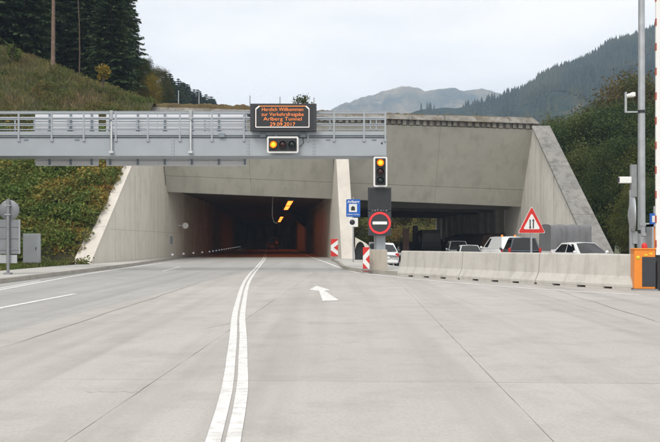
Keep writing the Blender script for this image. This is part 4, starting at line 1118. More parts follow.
# =================================================================== VEHICLES
def car(name, label, cat, loc, rz, paint, L=4.2, Wd=1.76, Hh=1.46, belt=0.90, gh=None, hood=0.80, r=0.31, front_x=None, trim='black', rear_up=False, panel=False):
    """front along local +Y; gh = (base front, roof front, roof rear, base rear) along y"""
    t = thing(name, label, cat, loc, rz)
    a = L / 2; w = Wd / 2
    gf, rf, rr, gr = gh or (0.62, -0.02, -1.15, -1.75)
    # lower body: rings along the length
    st = [(-a, 0.80, 0.34, belt - 0.20 if not rear_up else belt - 0.06), (-a + 0.08, 0.93, 0.24, belt - 0.06), (-a + 0.5, 1.0, 0.20, belt), (-0.3, 1.0, 0.19, belt), (gf + 0.05, 1.0, 0.19, belt - 0.01),
          (gf + 0.45, 0.985, 0.20, (belt + hood) / 2 + 0.02), (a - 0.35, 0.95, 0.20, hood - 0.02), (a - 0.12, 0.88, 0.22, hood - 0.12), (a, 0.72, 0.30, hood - 0.28)]
    m_ = MB(); rings = []
    for y, k, zl, zh in st:
        ww = w * k; h_ = zh - zl
        half = [(0, zl), (ww * 0.86, zl), (ww * 0.965, zl + 0.08), (ww, zl + h_ * 0.38), (ww * 0.995, zl + h_ * 0.62), (ww * 0.965, zl + h_ * 0.86), (ww * 0.90, zl + h_ * 0.97), (ww * 0.55, zh + 0.012), (0, zh + 0.022)]
        full = half + [(-x, z) for x, z in half[-2:0:-1]]
        rings.append([(x, y, z) for x, z in full])
    n = len(rings[0]); vs = [p for rg in rings for p in rg]; fs = []
    for i in range(len(rings) - 1):
        for j in range(n):
            fs.append((i * n + j, i * n + (j + 1) % n, (i + 1) * n + (j + 1) % n, (i + 1) * n + j))
    fs += [tuple(range(n)), tuple(range(len(vs) - 1, len(vs) - n - 1, -1))]
    m_.add(vs, fs, True); m_.build('body', M[paint], t)
    # roof and pillars
    wb, wr = w * 0.93, w * 0.72; zb_, zr = belt - 0.03, Hh
    def ghp(u, v, side, y0, y1):  # not used for glass on slanted ends
        pass
    q = {}
    for sx in (-1, 1):
        q[sx] = [(sx * wb, gf, zb_), (sx * wr * 0.94, rf, zr - 0.05), (sx * wr, (rf + rr) / 2, zr - 0.02), (sx * wr * 0.96, rr, zr - 0.05), (sx * wb * 0.97, gr, zb_)]
    m_ = MB(); vs = q[-1] + q[1] + [(0, rf - 0.03, zr - 0.015), (0, (rf + rr) / 2, zr), (0, rr + 0.03, zr - 0.012), (0, gf + 0.06, zb_ + 0.0), (0, gr - 0.03, zb_)]
    m_.add(vs, [(0, 1, 2), (0, 2, 3), (0, 3, 4), (5, 7, 6), (5, 8, 7), (5, 9, 8), (1, 10, 11, 2), (2, 11, 12, 3), (6, 7, 11, 10), (7, 8, 12, 11), (0, 13, 10, 1), (13, 5, 6, 10), (4, 3, 12, 14), (14, 12, 8, 9)])
    m_.build('cabin', M[paint], t)
    def pane(pts, name, off):
        m2 = MB(); o = Vector(off); P_ = [Vector(p) + o for p in pts]
        m2.add(P_, [tuple(range(len(P_)))]); 
        m2.build(name, M['glass'], t)
    def lerp(p, q_, k): return tuple(a_ + (b_ - a_) * k for a_, b_ in zip(p, q_))
    def front_pane(bl, br, tr, tl, name, off, e=0.06, lo=0.08, hi=0.92):
        L0_, R0_ = lerp(bl, tl, lo), lerp(br, tr, lo); L1_, R1_ = lerp(bl, tl, hi), lerp(br, tr, hi)
        pane([lerp(L0_, R0_, e), lerp(L0_, R0_, 1 - e), lerp(L1_, R1_, 1 - e), lerp(L1_, R1_, e)], name, off)
    # windscreen and rear window: two halves follow the slight crown of the screen
    for sx in (-1, 1):
        e0 = (sx * wb * 0.93, gf + 0.0, zb_ + 0.03); e1 = (0, gf + 0.06, zb_ + 0.03); e2 = (0, rf - 0.03, zr - 0.05); e3 = (sx * wr * 0.88, rf + 0.01, zr - 0.085)
        pane([e0, e1, e2, e3] if sx < 0 else [e1, e0, e3, e2], 'windscreen', (0, 0.022, 0.018))
        e0 = (sx * wb * 0.88, gr, zb_ + 0.06); e1 = (0, gr - 0.03, zb_ + 0.06); e2 = (0, rr + 0.03, zr - 0.06); e3 = (sx * wr * 0.86, rr, zr - 0.10)
        if not panel: pane([e1, e0, e3, e2] if sx < 0 else [e0, e1, e2, e3], 'rear_window', (0, -0.025, 0.015))
        # side windows in the plane of the cabin side
        A_, B_, C_, D_ = q[sx][0], q[sx][1], q[sx][3], q[sx][4]
        def sp(u, v): return lerp(lerp(A_, D_, u), lerp(B_, C_, u), v)
        for u0, u1 in (((0.10, 0.47), (0.51, 0.92)) if not panel else ((0.08, 0.26),)):
            pts = [sp(u0, 0.12), sp(u1, 0.12), sp(u1 - (0.03 if u1 > 0.6 else 0), 0.86), sp(u0 + (0.02 if u0 < 0.3 else 0), 0.86)]
            if sx > 0: pts = pts[::-1]
            pane(pts, 'side_window', (sx * 0.03, 0, 0.01))
        m2 = MB(); m2.lathe((sx * (w + 0.09), gf - 0.18, belt + 0.06), (0, 1, 0), [(0.0005, -0.06), (0.07, -0.05), (0.085, 0.0), (0.06, 0.06), (0.0005, 0.08)], 10); m2.box(min(sx * w * 0.95, sx * (w + 0.05)), max(sx * w * 0.95, sx * (w + 0.05)), gf - 0.2, gf - 0.14, belt - 0.0, belt + 0.05); m2.build('mirror', M[paint], t)
        m2 = MB(); x_ = sx * w * 0.66; m2.hexa([(x_ - 0.19, a - 0.16, hood - 0.22), (x_ + 0.19, a - 0.19, hood - 0.22), (x_ + 0.16, a - 0.45, hood - 0.24), (x_ - 0.16, a - 0.45, hood - 0.24), (x_ - 0.17, a - 0.20, hood - 0.07), (x_ + 0.18, a - 0.26, hood - 0.05), (x_ + 0.15, a - 0.48, hood - 0.02), (x_ - 0.15, a - 0.48, hood - 0.02)]); m2.build('headlight', M['lens'], t)
        m2 = MB(); x_ = sx * w * 0.82; z_ = belt - 0.16; x_ = sx * w * (0.80 if not rear_up else 0.90); hw = 0.11 if not rear_up else 0.065; m2.box(x_ - hw, x_ + hw, -a + 0.015, -a + 0.25, z_ - 0.13, z_ + 0.08 + (0.22 if rear_up else 0)); m2.build('tail_light', M['tail'], t, None, 0.03, 2)
        for y_ in (a * 0.62, -a * 0.62):
            m2 = MB(); m2.lathe((sx * (w - 0.10), y_, r), (1, 0, 0), [(r * 0.62, -0.10), (r * 0.92, -0.10), (r, -0.06), (r, 0.06), (r * 0.92, 0.105), (r * 0.62, 0.105)], 22); ty = m2.build('tyre', M['tyre'], t)
            m2 = MB(); m2.lathe((sx * (w - 0.10), y_, r), (sx, 0, 0), [(0.0005, 0.08), (r * 0.2, 0.085), (r * 0.5, 0.06), (r * 0.63, 0.095)], 18); m2.build('rim', M['rim'], ty)
            m2 = MB(); m2.lathe((sx * (w - 0.155), y_, r + 0.02), (sx, 0, 0), [(r * 1.18, -0.05), (r * 1.18, 0.157), (0.001, 0.157)], 22); m2.build('wheel_arch', M['black'], t)
    m2 = MB(); m2.box(-0.26, 0.26, -a - 0.035, -a + 0.02, 0.52, 0.63); m2.build('number_plate', M['plate'], t)
    m2 = MB(); m2.box(-0.26, 0.26, a - 0.05, a + 0.012, 0.36, 0.47); m2.build('number_plate', M['plate'], t)
    m2 = MB(); m2.box(-w * 0.42, w * 0.42, a - 0.2, a - 0.035, 0.50, 0.60); m2.build('grille', M['black'], t, None, 0.02)
    m2 = MB(); m2.box(-w * 0.86, w * 0.86, -a - 0.03, -a + 0.3, 0.27, 0.42); m2.build('bumper', M[trim], t, None, 0.04, 2)
    return t
def on_road(x, y): return (x, y, road_z(x, y) + 0.005)

car('parked_car', 'white car seen from behind between the concrete block and the barriers', 'car', on_road(3.05, 45.0), R(3), 'carwhite', L=4.1, Wd=1.74, Hh=1.44, trim='carwhite')
car('minivan', 'silver minivan facing us in the right bore, behind a white car', 'van', on_road(10.8, 63.5), R(176), 'carsilver', L=4.6, Wd=1.85, Hh=1.82, belt=1.08, hood=0.98, gh=(1.15, 0.45, -1.9, -2.2), r=0.33)
car('parked_car', 'white car facing us in the right bore, in front of a silver minivan', 'car', on_road(10.15, 54.5), R(177), 'carwhite', L=4.3, Wd=1.78, Hh=1.50)
vn = car('delivery_van', 'white van with orange roof beacons parked behind the dark estate car', 'van', on_road(12.0, 52.0), R(6), 'carwhite', L=4.7, Wd=2.0, Hh=2.02, belt=1.2, hood=1.10, gh=(1.7, 0.75, -1.75, -2.3), r=0.34, panel=True)
for sx in (-0.45, 0.45):
    c = MB(); c.lathe((sx, -1.1, 1.99), (0, 0, 1), [(0.09, 0), (0.085, 0.08), (0.05, 0.13), (0.0005, 0.14)], 14); c.build('roof_beacon', M['orange'], vn)
c = MB(); c.box(-0.68, 0.68, -1.19, -1.03, 1.96, 2.0); c.build('roof_bar', M['galvd'], vn)
car('estate_car', 'dark slate estate car seen from behind, next to the warning triangle post', 'car', on_road(10.75, 42.5), R(-7), 'cardark', L=4.4, Wd=1.78, Hh=1.74, belt=1.02, hood=0.92, gh=(0.9, 0.15, -1.95, -2.12), r=0.32, rear_up=True)
car('parked_car', 'silver-white car parked in front of the grey tarpaulin trailer', 'car', on_road(13.15, 38.6), R(198), 'carwhite', L=4.3, Wd=1.78, Hh=1.47)
car('small_van', 'dusty dark van driving away deep inside the tunnel', 'van', (rd(0.75, 125), 125, -0.02), R(4.7), 'vanbrown', L=4.8, Wd=1.95, Hh=2.05, belt=1.15, hood=1.0, gh=(1.5, 0.6, -2.2, -2.38), r=0.34, rear_up=True)

# grey tarpaulin trailer, broadside
tx, ty_ = 15.15, 45.6
tx = 14.7
t = thing('tarpaulin_trailer', 'small goods trailer under a grey tarpaulin parked against the right wing wall', 'trailer', (tx - 0.22, 46.2, road_z(tx, 46)), R(8))
L_, W_ = 1.28, 0.85
c = MB(); c.box(-L_, L_, -W_, W_, 0.55, 0.66); c.build('floor_frame', M['galvd'], t)
for s in (-1, 1):
    c = MB(); c.box(-L_, L_, s * W_ - 0.02, s * W_ + 0.02, 0.665, 1.02); c.build('side_board', M['carwhite'], t, None, 0.008)
    c = MB(); c.box(s * L_ - 0.02, s * L_ + 0.02, -W_ + 0.025, W_ - 0.025, 0.665, 1.02); c.build('end_board', M['carwhite'], t, None, 0.008)
    c = MB(); c.box(s * L_ - 0.12, s * L_ + 0.06, -W_ - 0.05, -W_ - 0.021, 0.72, 0.84); c.build('tail_light', M['tail'], t)
    c = MB(); c.lathe((-0.1, s * 0.76, 0.32), (0, 1, 0), [(0.19, -0.09), (0.30, -0.09), (0.325, -0.05), (0.325, 0.05), (0.30, 0.09), (0.19, 0.09)], 20); w0 = c.build('tyre', M['tyre'], t)
    c = MB(); c.lathe((-0.1, s * 0.76, 0.32), (0, s, 0), [(0.0005, 0.05), (0.1, 0.06), (0.195, 0.085)], 14); c.build('rim', M['rim'], w0)
# the tarpaulin: a grid skin sagging between its hoops
def tarp():
    prof = [(-W_ - 0.03, 0.92), (-W_ - 0.035, 1.2), (-W_ - 0.03, 1.6), (-W_ - 0.02, 2.0), (-W_ - 0.0, 2.38), (-W_ + 0.08, 2.50), (-W_ * 0.4, 2.55), (0, 2.57)]
    prof = prof + [(-y, z) for y, z in prof[-2::-1]]
    nx = 60; vs = []; n = len(prof)
    for i in range(nx):
        u = i / (nx - 1); x = -L_ - 0.03 + u * (2 * L_ + 0.06)
        sag = abs(math.sin(u * math.pi * 3))
        for j, (y, z) in enumerate(prof):
            f = fine((x * 2.2 + z, y * 2 + z * 1.2, 3.3)) * 0.10 + 0.13 * (0.5 - abs(fine((x * 3.4 + 0.5 * z, z * 0.5 + y, 1.1))) * 2)
            endk = 1.0 if 0 < i < nx - 1 else 0.98
            sy = 1 if y > 0 else -1
            vs.append((x, (y - sy * sag * 0.035 + sy * f * 0.6) * endk, z - (sag * 0.05 if z > 2.3 else 0) + (0.02 * math.sin(x * 9) if j in (0, n - 1) else 0)))
    fs = [(i * n + j, i * n + j + 1, (i + 1) * n + j + 1, (i + 1) * n + j) for i in range(nx - 1) for j in range(n - 1)]
    m_ = MB(); m_.add(vs, fs, True)
    m_.add(vs[:n], [tuple(range(n))]); m_.add(vs[-n:], [tuple(range(n - 1, -1, -1))])
    return m_
tarp().build('tarpaulin', M['tarp'], t)
c = MB(); c.tube((-L_, 0, 0.58), (-L_ - 1.1, 0, 0.5), 0.05, n=8); c.build('drawbar', M['galvd'], t)

# black lorry in the right bore: cab, headboard, low load bed
bx, by = 9.25, 71.0
t = thing('black_lorry', 'black flatbed lorry with tall cab standing in the right bore', 'truck', (bx, by, road_z(bx, by)), R(14))
c = MB(); c.hexa([(-1.0, -1.1, 0.75), (1.0, -1.1, 0.75), (1.0, 1.0, 0.75), (-1.0, 1.0, 0.75), (-0.9, -0.95, 2.87), (0.9, -0.95, 2.87), (0.9, 0.8, 2.75), (-0.9, 0.8, 2.75)]); c.build('cab', M['carblack'], t, None, 0.08, 2)
c = MB(); c.add([(-0.85, -1.07, 1.75), (0.85, -1.07, 1.75), (0.82, -1.0, 2.5), (-0.82, -1.0, 2.5)], [(0, 1, 2, 3)]); c.build('windscreen', M['glass'], t)
c = MB(); c.box(-0.9, 0.9, -1.16, -1.04, 0.85, 1.3); c.build('grille', M['tyre'], t, None, 0.03)
c = MB(); c.box(-1.05, 1.05, -1.22, -1.0, 0.45, 0.78); c.build('bumper', M['carblack'], t, None, 0.04)
for s in (-1, 1):
    c = MB(); c.box(s * 0.75 - 0.14, s * 0.75 + 0.14, -1.24, -1.21, 0.55, 0.7); c.build('headlight', M['lens'], t)
    c = MB(); c.box(s * 1.22 - 0.08, s * 1.22 + 0.08, -1.0, -0.9, 1.75, 2.3); c.box(min(s * 0.95, s * 1.2), max(s * 0.95, s * 1.2), -0.97, -0.93, 2.1, 2.14); c.build('mirror', M['black'], t)
    for y_ in (-0.35, 3.0):
        c = MB(); c.lathe((s * 0.85, y_, 0.48), (1, 0, 0), [(0.27, -0.13), (0.44, -0.13), (0.48, -0.08), (0.48, 0.08), (0.44, 0.13), (0.27, 0.13)], 20); w0 = c.build('tyre', M['tyre'], t)
        c = MB(); c.lathe((s * 0.85, y_, 0.48), (s, 0, 0), [(0.0005, 0.08), (0.15, 0.09), (0.28, 0.12)], 14); c.build('rim', M['rim'], w0)
c = MB(); c.box(-1.15, 1.9, 1.25, 4.6, 0.8, 1.75); c.build('load_bed', M['carblack'], t, None, 0.03)
c = MB(); c.box(-1.1, -0.62, 0.9, 1.15, 0.8, 3.3); c.build('exhaust_stack', M['carblack'], t, None, 0.03)
# tall black board standing left of the lorry
s_ = 66.0 / F
c = MB(); c.box(-0.27, 0.27, 0, 0.3, 0, H + (YH - 228.5) * s_ + 0.45); c.box(-0.45, 0.45, -0.2, 0.5, 0, 0.2)
tag(c.build('black_board', M['rust'], None, ((406 - 330) * s_, 66.0, road_z(7, 66)), 0.02), 'tall narrow dark board standing left of the black lorry', 'board')
# round grey lamp on a short stand behind the chevron board
t = thing('warning_lamp', 'round grey warning lamp behind the chevron board, left of the signal column', 'lamp', ((372.5 - 330) * 36 / F, 36.0, 0.11))
c = MB(); c.tube((0, 0, 0), (0, 0, 0.85), 0.03, n=8); c.build('stand', M['galvd'], t)
c = MB(); c.box(-0.17, 0.17, -0.02, 0.1, 0.82, 1.18); c.build('housing', M['cabinet'], t, None, 0.03)
c = MB(); c.lathe((0, -0.02, 1.0), (0, -1, 0), [(0.14, 0.0), (0.14, 0.04), (0.10, 0.05), (0.0005, 0.055)], 20); c.build('lens', M['black'], t)

# =================================================================== VEGETATION
def unit(n):
    v = rng.normal(size=(n, 3)); return v / np.linalg.norm(v, axis=1, keepdims=True)
def leaves(C, size, aspect=0.55, up=0.0):
    """diamond leaf at each centre, random tilt (up > 0 turns them towards the sky)"""
    n = len(C); s = size * rng.uniform(0.6, 1.25, (n, 1))
    nn = unit(n) + np.array([0, 0, up]); nn /= np.linalg.norm(nn, axis=1, keepdims=True)
    u = np.cross(nn, unit(n)); u /= np.linalg.norm(u, axis=1, keepdims=True) + 1e-9
    w = np.cross(nn, u)
    return np.stack([C - u * s, C - w * s * aspect, C + u * s, C + w * s * aspect], 1)
def blades(P, h, w, lean=0.35):
    n = len(P); hh = (h * rng.uniform(0.5, 1.2, (n, 1)))
    d = rng.normal(size=(n, 3)) * lean; d[:, 2] = 1; d /= np.linalg.norm(d, axis=1, keepdims=True)
    a = rng.uniform(0, 2 * np.pi, n); s = np.stack([np.cos(a), np.sin(a), np.zeros(n)], 1) * (w * rng.uniform(0.6, 1.3, (n, 1)))
    mid = P + d * hh * 0.5; tip = P + d * hh + np.stack([rng.normal(size=n) * 0.12, rng.normal(size=n) * 0.12, -0.06 * np.ones(n)], 1) * hh
    return np.stack([P - s * 0.5, P + s * 0.5, mid + s * 0.45, tip], 1)
def spruce_mesh(name, Ht, Rm, nw, mat, clear=0.06, dens=1.0):
    Q = []
    for i in range(nw):
        t = clear + (0.985 - clear) * (i / (nw - 1)); z = Ht * t
        ln = Rm * (1 - t) ** 0.82 * (0.86 if t > 0.12 else 0.7) + 0.12
        nb = int(7 + 3 * (1 - t)); a0 = rng.uniform(0, 6.28)
        for k in range(nb):
            a = a0 + 6.283 * k / nb + rng.normal() * 0.16; L = ln * rng.uniform(0.70, 1.18)
            dr = 0.28 + 0.30 * (1 - t) + rng.normal() * 0.07
            n = max(4, int(18 * dens * (0.35 + 0.65 * L / Rm)))
            s = np.linspace(0.10, 1.0, n)[:, None] + rng.normal(size=(n, 1)) * 0.02
            dirv = np.array([math.cos(a), math.sin(a), 0]); side = np.array([-math.sin(a), math.cos(a), 0])
            P = dirv * (L * s) + np.array([0, 0, 1.0]) * (z - dr * L * s ** 1.15 + 0.16 * L * s ** 3)
            fl = np.clip(0.55 * L * (1.05 - s) ** 0.7 * 0.62 + 0.16, 0.14, 0.75)
            for sg in (-1, 1, 0):
                m = rng.uniform(0.7, 1.2, (n, 1))
                d = dirv * (0.75 if sg else 0.9) + side * (sg * 0.8) + np.array([0, 0, -0.42 if sg else -0.12])
                d = d + rng.normal(size=(n, 3)) * 0.16
                tip = P + d * fl * m
                wv = np.cross(d, np.array([0, 0, 1.0])) ; wv /= np.linalg.norm(wv, axis=1, keepdims=True) + 1e-9
                wv = wv * (0.06 + 0.06 * fl) + np.array([0, 0, 0.05]) * rng.normal(size=(n, 1))
                mid = P + (tip - P) * 0.45
                Q.append(np.stack([P, mid - wv, tip, mid + wv], 1))
    z = np.linspace(Ht * 0.93, Ht, 10)[:, None]
    Q.append(leaves(np.concatenate([np.zeros((10, 2)), z], 1), 0.16, 0.4))
    return quads_mesh(name, np.concatenate(Q), mat)
def tree_thing(name, label, crown_me, trunk_me, loc, sc, rz, group=None, cat='tree'):
    t = thing(name, label, cat, loc, rz, group)
    t.scale = (sc[0], sc[0], sc[1])
    place('crown', crown_me, t); place('trunk', trunk_me, t)
    return t
def trunk_mesh(name, Ht, r0, mat, bend=0.15, limbs=0):
    m_ = MB(); pts = []; rad = []
    for k in range(8):
        f = k / 7; pts.append(Vector((bend * fine((f * 2, 0.3, Ht)), bend * fine((f * 2, 5.3, Ht)), Ht * f - (0.5 if k == 0 else 0)))); rad.append(r0 * (1 - 0.93 * f) + 0.012)
    m_.path(pts, rad, 9)
    for k in range(limbs):
        f = 0.22 + 0.6 * k / max(1, limbs); a = k * 2.4; b0 = Vector((0, 0, Ht * f)); L = Ht * 0.26 * (1.1 - f * 0.6)
        p1 = b0 + Vector((math.cos(a), math.sin(a), 0.75)) * L * 0.5; p2 = b0 + Vector((math.cos(a + 0.2), math.sin(a + 0.2), 1.0)) * L
        m_.path([b0, p1, p2], [r0 * (1 - f) * 0.55, r0 * (1 - f) * 0.35, 0.02], 6)
    return m_.mesh(name, mat)
sp_c = [spruce_mesh('spruce_crown', 14, 3.6, 34, M['needle']), spruce_mesh('spruce_crown', 16, 3.2, 36, M['needle'], 0.10), spruce_mesh('spruce_crown', 13, 2.7, 28, M['needle2'], 0.05, 0.8)]
sp_t = [trunk_mesh('spruce_trunk', 13.8, 0.24, M['bark'], 0.1), trunk_mesh('spruce_trunk', 15.8, 0.24, M['bark'], 0.1), trunk_mesh('spruce_trunk', 12.8, 0.2, M['bark'], 0.1)]
def hz(x, y): return hill(x, y) - 0.1
def at_px(p, Y): x = (p - 330) * Y / F; return (x, Y, hz(x, Y))
tree_thing('spruce_tree', 'large dark spruce standing free at the right edge of the forest', sp_c[0], sp_t[0], at_px(111, 73), (1.02, 1.06), 0.4)
FOR = 'dark spruces of the forest above the grassy slope'
rf_ = random.Random(11)
k = 0
for Y_, x0, x1, step in ((70, -40, 40, 30), (77, -55, 96, 26), (86, -70, 128, 24), (100, -60, 134, 30)):
    p = x0
    while p <= x1:
        q = p + rf_.uniform(-7, 7); i = rf_.choice((0, 1, 1)); Yq = Y_ + rf_.uniform(-2.5, 2.5)
        s = rf_.uniform(1.0, 1.35)
        if not (Y_ < 75 and 38 < q < 66):
            tree_thing('spruce_tree', 'dark spruce in the dense forest above the grassy slope', sp_c[i], sp_t[i], at_px(q, Yq), (s * 1.05, s * 1.15), rf_.uniform(0, 6.28), FOR)
        p += step
# bare-trunked pine at the crest, its crown above the picture
c_pine = []
for _ in range(40):
    c0 = np.array([rng.normal() * 1.7, rng.normal() * 1.7, rng.uniform(13.5, 20)]); c_pine.append(leaves(c0 + rng.normal(size=(90, 3)) * 0.5, 0.22, 0.22))
for _ in range(26):                                   # a few dead twigs lower down
    a = rng.uniform(0, 6.28); z = rng.uniform(3.5, 13); L = rng.uniform(0.8, 2.4); d = np.array([math.cos(a), math.sin(a), -0.15])
    P = np.array([0, 0, z]) + d * np.linspace(0.1, L, 7)[:, None]; c_pine.append(leaves(P + rng.normal(size=(7, 3)) * 0.12, 0.16, 0.12))
pine_c = quads_mesh('pine_crown', np.concatenate(c_pine), M['needle2'])
tree_thing('pine_tree', 'tall pine with bare reddish trunk at the crest of the slope', pine_c, trunk_mesh('pine_trunk', 20, 0.165, M['pinebark'], 0.5), at_px(51.5, 62.5), (1, 1), 0.0)
tree_thing('pine_tree', 'thin pine stem with dead twigs, right of the bare reddish trunk', pine_c, trunk_mesh('pine_trunk', 18, 0.085, M['bark'], 0.4), at_px(79, 66.5), (0.7, 1), 2.0)

def broad_mesh(name, Ht, Rm, mat, nc=80, per=120, size=0.2, low=0.18, sig=0.6):
    Q = []
    for _ in range(nc):
        d = unit(1)[0]; r_ = rng.uniform(0.45, 1.0) ** 0.6
        zc = Ht * (low + (1 - low) * 0.5); hr = Ht * (1 - low) * 0.5
        c0 = np.array([d[0] * Rm * r_, d[1] * Rm * r_, zc + d[2] * hr * r_ * 0.93])
        taper = 1.0 - 0.35 * max(0.0, (c0[2] - zc) / hr); c0[:2] *= taper
        k = int(per * rng.uniform(0.6, 1.3)); Q.append(leaves(c0 + rng.normal(size=(k, 3)) * np.array([sig, sig, sig * 0.75]), size, 0.6, 0.25))
    return quads_mesh(name, np.concatenate(Q), mat)
br_c = [broad_mesh('tree_crown', 15, 4.4, M['leafdark'], 190, 300, 0.105, 0.12), broad_mesh('tree_crown', 14, 4.0, M['leafmid'], 170, 280, 0.105, 0.12), broad_mesh('tree_crown', 15, 3.6, M['leafaut'], 120, 240, 0.10), broad_mesh('tree_crown', 9, 2.6, M['leafyel'], 70, 150, 0.10), broad_mesh('tree_crown', 14, 5.0, M['leafbore'], 190, 260, 0.13, 0.0)]
br_t = [None] * 0 + [trunk_mesh('tree_trunk', 13, 0.25, M['bark'], 0.5, 9), trunk_mesh('tree_trunk', 12, 0.22, M['bark'], 0.5, 9), trunk_mesh('tree_trunk', 13.5, 0.2, M['bark'], 0.6, 10), trunk_mesh('tree_trunk', 8, 0.1, M['bark'], 0.3, 8), trunk_mesh('tree_trunk', 12, 0.22, M['bark'], 0.5, 8)]
# wood behind the right wing wall
RW = 'dark broadleaf trees behind the right wing wall'
def right_tree(p, Y, ytop, i, label, group=None, wide=1.0):
    x = (p - 330) * Y / F; zt_ = H + (YH - ytop) * Y / F; hh = zt_ + 0.75; base = (15, 14, 15, 9, 14)[i]
    tree_thing('broadleaf_tree', label, br_c[i], br_t[i], (x, Y, -0.75), (hh / base * wide, hh / base), rf_.uniform(0, 6.28), group)
LB = 'dark green broadleaf tree in the wood behind the right wing wall'
for p, Y, yt_, i in ((572, 84, 108, 0), (598, 76, 98, 0), (622, 82, 92, 0), (655, 74, 96, 0), (690, 80, 86, 0), (730, 76, 90, 1), (590, 66, 142, 1), (625, 60, 128, 0), (650, 58, 140, 1), (676, 62, 120, 0), (612, 92, 100, 1), (640, 95, 90, 0), (585, 98, 108, 0), (710, 62, 120, 0), (638, 52, 182, 1), (664, 50, 170, 0)):
    right_tree(p, Y, yt_, i, LB, RW, 1.05)
right_tree(557, 96, 112, 1, 'slender pale green tree beside the top of the right wing wall', None, 0.75)
right_tree(628, 88, 66, 2, 'brownish autumn tree rising above the wood on the right', None, 1.1)
right_tree(652, 90, 74, 2, 'brownish autumn tree behind the lamp column on the right')
# trees seen through the right bore
TB = 'autumn trees seen through the right bore'
for p, Y, yt_, i in ((352, 138, 170, 4), (374, 126, 175, 4), (396, 132, 172, 4), (414, 124, 182, 4), (434, 130, 172, 4), (452, 134, 165, 4), (386, 150, 150, 4), (424, 152, 150, 4), (340, 146, 160, 4), (365, 155, 150, 4)):
    right_tree(p, Y, yt_, i, 'green and rust autumn tree seen through the right bore', TB, 1.15)
# trees on the left beyond the spruce
def left_tree(p, Y, ytop, me, tr, base, name, label, group=None, wide=1.0, gz=None):
    x = (p - 330) * Y / F; z0 = (hill(x, Y) if x < -14 else hill2(x, Y)) - 0.3; hh = max(3.0, H + (YH - ytop) * Y / F - z0)
    tree_thing(name, label, me, tr, (x, Y, z0), (hh / base * wide, hh / base), rf_.uniform(0, 6.28), group)
left_tree(146, 92, 56, br_c[1], br_t[1], 14, 'broadleaf_tree', 'light green tree at the right foot of the large spruce', None, 0.7)
left_tree(150, 86, 74, br_c[3], br_t[3], 9, 'yellow_tree', 'bright yellow autumn tree right of the large spruce', None, 0.9)
left_tree(160, 105, 65, br_c[2], br_t[2], 15, 'broadleaf_tree', 'rusty brown tree right of the yellow tree', None, 0.9)
left_tree(141, 84, 82, br_c[2], br_t[2], 15, 'broadleaf_tree', 'low brown tree at the left of the yellow tree', None, 1.2)
LC = 'distant conifers stepping down behind the portal roof'
for k in range(34):
    f = k / 33.0; p = 163 + 62 * f + rf_.uniform(-1.5, 1.5); Y = 165 + 160 * f + rf_.uniform(-14, 14)
    yt_ = 71 + 33 * f ** 0.9 + rf_.choice((0, 0, 2, 4, 6)) - rf_.uniform(0, 2)
    left_tree(p, Y, yt_, sp_c[2], sp_t[2], 13, 'conifer_tree', 'distant conifer in the row stepping down behind the portal roof', LC, rf_.uniform(1.3, 1.9))
# saplings and bushes one can single out
def bush_mesh(name, Ht, Rm, mat, n, size):
    Q = []
    for _ in range(max(8, n // 60)):
        c0 = unit(1)[0] * Rm * 0.72 * rng.uniform(0.5, 1); c0[2] = Ht * 0.5 + c0[2] / Rm * Ht * 0.5
        Q.append(leaves(c0 + rng.normal(size=(60, 3)) * Rm * 0.22, size, 0.5, 0.3))
    return quads_mesh(name, np.concatenate(Q), mat)
def stem_mesh(Ht):
    m_ = MB()
    for k in range(5):
        a = k * 1.3; m_.path([Vector((0, 0, -0.2)), Vector((0.12 * math.cos(a), 0.12 * math.sin(a), Ht * 0.4)), Vector((0.3 * math.cos(a), 0.3 * math.sin(a), Ht * 0.85))], [0.03, 0.02, 0.008], 5)
    return m_.mesh('stems', M['bark'])
def bush(name, label, p, ytop, ybot, Y, mat, R_, n=400, size=0.12, cat='bush', z0=None):
    x = (p - 330) * Y / F; zg = z0 if z0 is not None else H + (YH - ybot) * Y / F; hh = (ybot - ytop) * Y / F
    t = thing(name, label, cat, (x, Y, zg))
    place('foliage', bush_mesh('foliage', hh, R_, M[mat], n, size), t); place('stems', stem_mesh(hh), t)
bush('sapling', 'yellow-green sapling standing in the tall grass before the large spruce', 103, 60, 86, 56, 'leafyel', 0.55, 260, 0.10, 'sapling')
bush('sapling', 'small light green sapling at the left end of the slope crest', 13, 42, 62, 62, 'verge', 0.8, 260, 0.12, 'sapling')
bush('roof_bush', 'small round bush growing on the portal roof behind the display', 303, 94, 108, 61, 'leafmid', 0.8, 260, 0.09)
bush('verge_bush', 'low leafy bush at the foot of the left wing wall coping', 76, 257, 268.5, 39.4, 'verge', 0.75, 420, 0.09)

